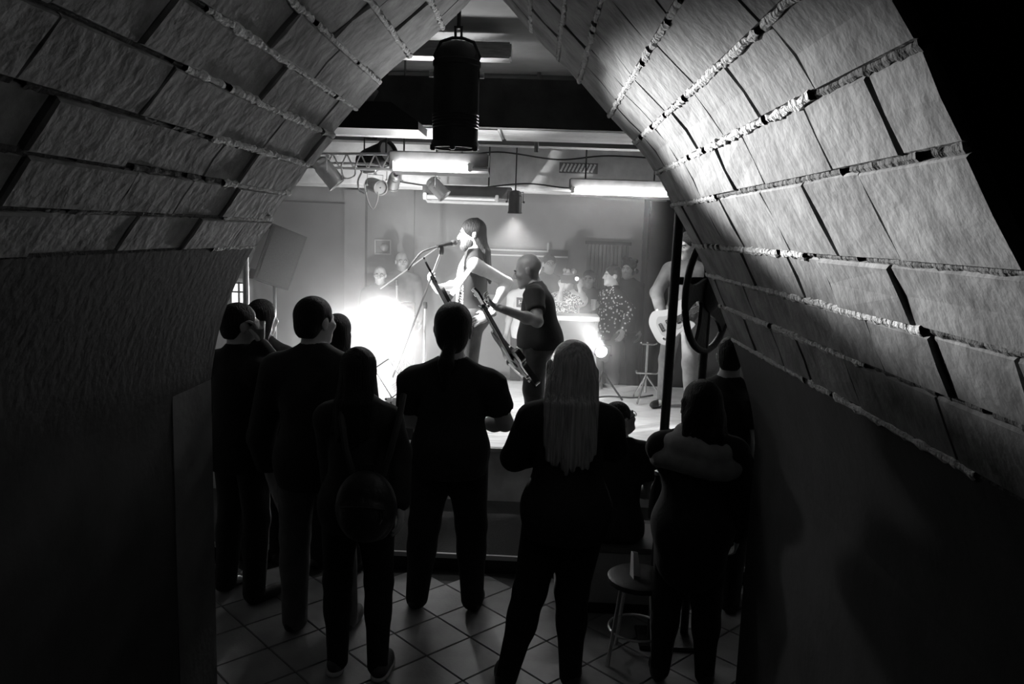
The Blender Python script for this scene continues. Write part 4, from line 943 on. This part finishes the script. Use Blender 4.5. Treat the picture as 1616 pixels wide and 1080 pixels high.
MB().tube([(0, 0, .02), o_-Vector((0, 0, .01))], .009, 8).build('pole', black_m, t)
for k in range(3): MB().tube([(0, 0, .1), (.15*math.cos(k*2.09), .15*math.sin(k*2.09), .008)], .008, 6).build('leg', black_m, t)
def bottle(label, loc, h_, m, capm):
    t = thing('bottle', label, 'bottle', loc); r_ = h_*.15
    MB().lathe([(r_*.5, 0), (r_*.95, .004), (r_, h_*.08), (r_, h_*.58), (r_*.85, h_*.68), (r_*.45, h_*.8), (r_*.4, h_*.92), (r_*.3, h_*.93)], 18).build('bottle_body', m, t, True)
    MB().lathe([(r_*.2, h_*.92), (r_*.5, h_*.92), (r_*.5, h_), (r_*.2, h_)], 14).build('cap', capm, t, True)
p = atz(622, 610, STAGE); bottle('clear water bottle standing on the stage beside the music stand', (p.x, p.y, STAGE), .26, mat('bottle plastic', .75, .2, spec=.6), whiteplastic_m)
# ------------------------------------------------------------------ things held and worn
p = at(410, 524, 4.38); t = thing('drinking_glass', 'clear glass raised by the man at the far left', 'glass', p)
MB().lathe([(.024, -.06), (.026, -.055), (.031, .06), (.029, .06), (.024, -.05), (.003, -.048)], 16).build('glass_wall', glass_m, t, True); MB().lathe([(.003, -.047), (.023, -.047), (.027, .02), (.003, .02)], 16).build('drink', mat('pale beer', .5, .2), t, True)
p = at(937, 481, 9.05); t = thing('plastic_cup', 'pale cup in the hand of the man in the dark jacket', 'cup', p)
MB().lathe([(.025, -.06), (.036, .06), (.033, .06), (.023, -.05), (.003, -.05)], 16).build('cup_wall', whiteplastic_m, t, True)
p = at(899, 441, 8.55); t = thing('phone', 'dark phone held sideways with its small light on', 'phone', p, -.2)
box('phone_case', black_m, (0, 0, 0), (.2, .014, .09), t, None, .006); MB().lathe([(.003, 0), (.02, 0), (.02, .004), (.003, .004)], 16, (0, -1, 0), (.08, -.007, .01)).build('phone_light', mat('phone light', .9, .4, emis=6), t, True)
# print on the white T-shirt
p = at(826, 478, 8.72); wt = [c_ for c_ in WHITE_T.children if c_.name.startswith('t_shirt')][0]; bpy.context.view_layer.update()
o = box('shirt_print', black_m, (0, 0, 0), (.17, .006, .11), wt); o.matrix_world = Matrix.Translation(p) @ Matrix.Rotation(-.4, 4, 'Z'); o['label'] = 'dark box print on the white T-shirt'
cu = bpy.data.curves.new('lettering', 'FONT'); cu.body = 'HIT'; cu.size = .075; cu.align_x = 'CENTER'; cu.align_y = 'CENTER'; cu.extrude = .001
tmp = bpy.data.objects.new('tmp', cu); COL.objects.link(tmp); bpy.context.view_layer.update()
me = bpy.data.meshes.new_from_object(tmp.evaluated_get(bpy.context.evaluated_depsgraph_get())); bpy.data.objects.remove(tmp)
lt = link('lettering', me, whiteplastic_m, wt); lt.matrix_world = Matrix.Translation(p) @ Matrix.Rotation(-.4, 4, 'Z') @ Matrix.Translation((0, -.005, 0)) @ Matrix.Rotation(PI/2, 4, 'X')
# backpack
bz = at(578, 795, 3.47)
t = thing('backpack', 'small dark backpack worn low by the woman in front', 'backpack', (bz.x, 3.47, bz.z-.17))
v = sdf_mesh([ell((0, .0, .15), (.145, .075, .18), .02), ell((0, -.045, .11), (.11, .06, .11), .02), cut_plane((0, .05, 0), (0, 1, 0)), cut_plane((0, 0, .0), (0, 0, -1))], .009)
net_obj('pack_body', [v], mat('backpack nylon', .03, .45, .3, 20, .4, 14), t)
MB().tube([(-.1, -.075, .17), (-.05, -.102, .185), (.0, -.11, .19), (.05, -.102, .185), (.1, -.075, .17)], .005, 6).build('zip', black_m, t)
MB().tube([(.085, -.082, .165), (.09, -.088, .13), (.08, -.092, .11)], .006, 6).build('zip_pull', chrome_m, t)
sh = at(567, 660, 3.6)
for sg in (-1, 1): MB().tube([(sg*.07, .035, .3), (sg*.105, .03, .42), (sg*.135, .07, .56), (sg*.14, .16, .66)], .016, 8).build('strap', mat('backpack strap', .04, .7), t, True)
MB().tube([(-.03, .01, .32), (-.03, -.01, .36), (.03, -.01, .36), (.03, .01, .32)], .007, 6).build('grab_handle', cable_m, t)
# ------------------------------------------------------------------ iron stand with hand wheel, stool, box seat
pb = at(1056, 560, 3.8); px_ = at(1056, 560, 3.8).x
WY = 4.08; wx = at(1056, 560, WY).x
t = thing('wheel_stand', 'black iron stand with a large spoked hand wheel at the right of the arch', 'iron stand', (wx, WY, 0)); wo = Vector((wx, WY, 0))
MB().tube([(0, 0, .02), (.0, 0, 1.2), (.01, 0, 2.9)], .025, 14).build('post', iron_m, t, True)
wc = at(1120, 464, WY+.1)-wo
MB().tube([(wc.x-.01, .1, .02), (wc.x-.01, .1, wc.z)], .023, 12).build('post', iron_m, t, True)
b1 = at(1078, 444, WY).z; b2 = at(1060, 680, WY).z
MB().tube([(.0, 0, b1), (wc.x, .1, b1)], .021, 10).build('bracket', iron_m, t, True)
MB().tube([(0, 0, b2), (.08, .04, b2-.04), (wc.x-.01, .1, b2-.08)], .021, 10).build('bracket', iron_m, t, True)
box('base_plate', iron_m, (.1, .05, .012), (.34, .24, .024), t, None, .005)
wm = Matrix.Translation(wc) @ Matrix.Rotation(math.radians(55), 4, 'Z')
wh = empty('wheel'); wh.parent = None; bpy.data.objects.remove(wh)
RW = .305
wheel = MB().tube([wm @ Vector((RW*math.cos(k/40*2*PI), 0, RW*math.sin(k/40*2*PI))) for k in range(41)], .019, 10, cap=False).build('wheel_rim', iron_m, t, True)
for k in range(5):
    a0 = k*2*PI/5+.3; pp = []
    bm = bmesh.new(); prev = None; rows = []
    for j in range(9):
        r_ = .05+(RW-.055)*j/8; wd = .5*(.15-.28*(j/8)*(1-j/8)*1.2)+.012; aa = a0+.35*math.sin(j/8*PI*.5)
        c_ = Vector((r_*math.cos(aa), 0, r_*math.sin(aa))); n_ = Vector((-math.sin(aa), 0, math.cos(aa)))
        rows.append([bm.verts.new(wm @ (c_+n_*wd*s1+Vector((0, y1, 0)))) for s1, y1 in ((1, .009), (-1, .009), (-1, -.009), (1, -.009))])
    for r0_, r1_ in zip(rows, rows[1:]):
        for q in range(4): bm.faces.new((r0_[q], r0_[(q+1) % 4], r1_[(q+1) % 4], r1_[q]))
    bm.faces.new(rows[0]); bm.faces.new(rows[-1][::-1]); bmesh.ops.recalc_face_normals(bm, faces=bm.faces)
    me = bpy.data.meshes.new('spoke'); bm.to_mesh(me); bm.free(); link('spoke', me, iron_m, wheel)
MB().lathe([(.004, -.05), (.06, -.05), (.1, -.02), (.1, .02), (.05, .06), (.004, .06)], 20, wm.to_3x3() @ Vector((0, 1, 0)), wc).build('hub', iron_m, wheel, True)
# stool with a folded leaflet
t = thing('stool', 'dark round stool with pale metal legs in the lower right', 'stool', (at(1003, 1000, 3.92).x, 3.92, 0))
MB().lathe([(.01, .43), (.15, .43), (.165, .44), (.165, .465), (.15, .475), (.01, .475)], 28).build('seat', shoe_m, t, True)
for k in range(4): MB().tube([(.11*math.cos(k*PI/2+.5), .11*math.sin(k*PI/2+.5), .43), (.17*math.cos(k*PI/2+.5), .17*math.sin(k*PI/2+.5), .0)], .011, 8).build('leg', steel_m, t)
MB().tube([(.145*math.cos(q*PI/12), .145*math.sin(q*PI/12), .18) for q in range(25)], .007, 6, cap=False).build('foot_ring', steel_m, t)
p = at(996, 928, 3.92); bm = bmesh.new()
t = thing('leaflet', 'folded pale leaflet standing on the stool', 'leaflet', (p.x-.01, 3.92, .4755))
for sg in (-1, 1):
    mb = MB(); mb.prism([(0, 0), (.06, 0), (.035, .13), (.0, .13)], -.0015, .0015); o = mb.build('page', paper_m, t); o.matrix_local = Matrix.Rotation(sg*.45-.9, 4, 'Z') @ Matrix.Rotation(PI/2, 4, 'X')
t = thing('box_seat', 'grey box seat under the seated youngster', 'seat', (SEATX-.02, 4.58, 0))
box('plinth', black_m, (0, 0, .04), (.62, .34, .08), t); box('carcass', mat('grey laminate', .3, .5, .1, 6), (0, 0, .24), (.66, .4, .32), t, None, .006); box('lid', mat('seat lid', .1, .6), (0, 0, .415), (.68, .42, .03), t, None, .006)
p = at(1036, 790, 3.95); bottle('dark bottle beside the iron post in the hand of the scarfed woman', (p.x, 3.95, p.z-.1), .26, mat('brown bottle glass', .04, .15), steel_m)
# ------------------------------------------------------------------ haze
def haze(name, label, c, r, dens, noise, shape, scale=1.6, lo=.4, hi=.66):
    mb = MB()
    if shape == 'box': mb.box((0, 0, 0), (2*r[0], 2*r[1], 2*r[2]))
    else:
        bmesh.ops.create_icosphere(mb.bm, subdivisions=4, radius=1); bmesh.ops.scale(mb.bm, vec=r, verts=mb.bm.verts)
    m = bpy.data.materials.new(name); m.use_nodes = True; nt = m.node_tree; nt.nodes.remove(nt.nodes['Principled BSDF'])
    vsn = nt.nodes.new('ShaderNodeVolumeScatter'); vsn.inputs['Color'].default_value = (1, 1, 1, 1); vsn.inputs['Density'].default_value = dens; vsn.inputs['Anisotropy'].default_value = .35
    nt.links.new(vsn.outputs[0], nt.nodes['Material Output'].inputs['Volume'])
    if noise:
        tc = nt.nodes.new('ShaderNodeTexCoord'); nz = nt.nodes.new('ShaderNodeTexNoise'); nz.inputs['Scale'].default_value = scale; nz.inputs['Detail'].default_value = 3; nz.inputs['Distortion'].default_value = .6
        nt.links.new(tc.outputs['Object'], nz.inputs['Vector'])
        mr = nt.nodes.new('ShaderNodeMapRange'); mr.inputs[1].default_value = lo; mr.inputs[2].default_value = hi; mr.inputs[3].default_value = .06; mr.inputs[4].default_value = 1
        nt.links.new(nz.outputs['Fac'], mr.inputs[0])
        sc2 = nt.nodes.new('ShaderNodeVectorMath'); sc2.operation = 'DIVIDE'; nt.links.new(tc.outputs['Object'], sc2.inputs[0]); sc2.inputs[1].default_value = r
        ln_ = nt.nodes.new('ShaderNodeVectorMath'); ln_.operation = 'LENGTH'; nt.links.new(sc2.outputs[0], ln_.inputs[0])
        fo = nt.nodes.new('ShaderNodeMapRange'); fo.interpolation_type = 'SMOOTHSTEP'; fo.inputs[1].default_value = 1; fo.inputs[2].default_value = .05; fo.inputs[3].default_value = 0; fo.inputs[4].default_value = dens
        nt.links.new(ln_.outputs['Value'], fo.inputs[0])
        mu = nt.nodes.new('ShaderNodeMath'); mu.operation = 'MULTIPLY'; nt.links.new(fo.outputs[0], mu.inputs[0]); nt.links.new(mr.outputs[0], mu.inputs[1]); nt.links.new(mu.outputs[0], vsn.inputs['Density'])
    o = mb.build(name, m); o.location = c; tag(o, label, 'haze', None, 'stuff'); return o
haze('stage_haze', 'thin haze hanging over the whole stage', (-1.75, (EDGE+.4+BACK-.3)/2, (STAGE+2.6)/2), (2.8, (BACK-EDGE-.75)/2, (2.58-STAGE)/2), HAZE, False, 'box')
haze('fog_cloud', 'dense bright cloud of fog at the left of the stage', at(580, 510, 7.85), (2.0, .9, .5), FOG, True, 'ell', 1.7)
haze('fog_cloud', 'thinner cloud of fog drifting around the right stage lamp', at(955, 545, 7.7), (.8, .6, .35), FOG*.6, True, 'ell', 2.5)
haze('fog_cloud', 'low fog drifting over the left front of the stage', at(520, 560, 7.2), (1.9, .95, .5), FOG*.3, True, 'ell', 1.8)
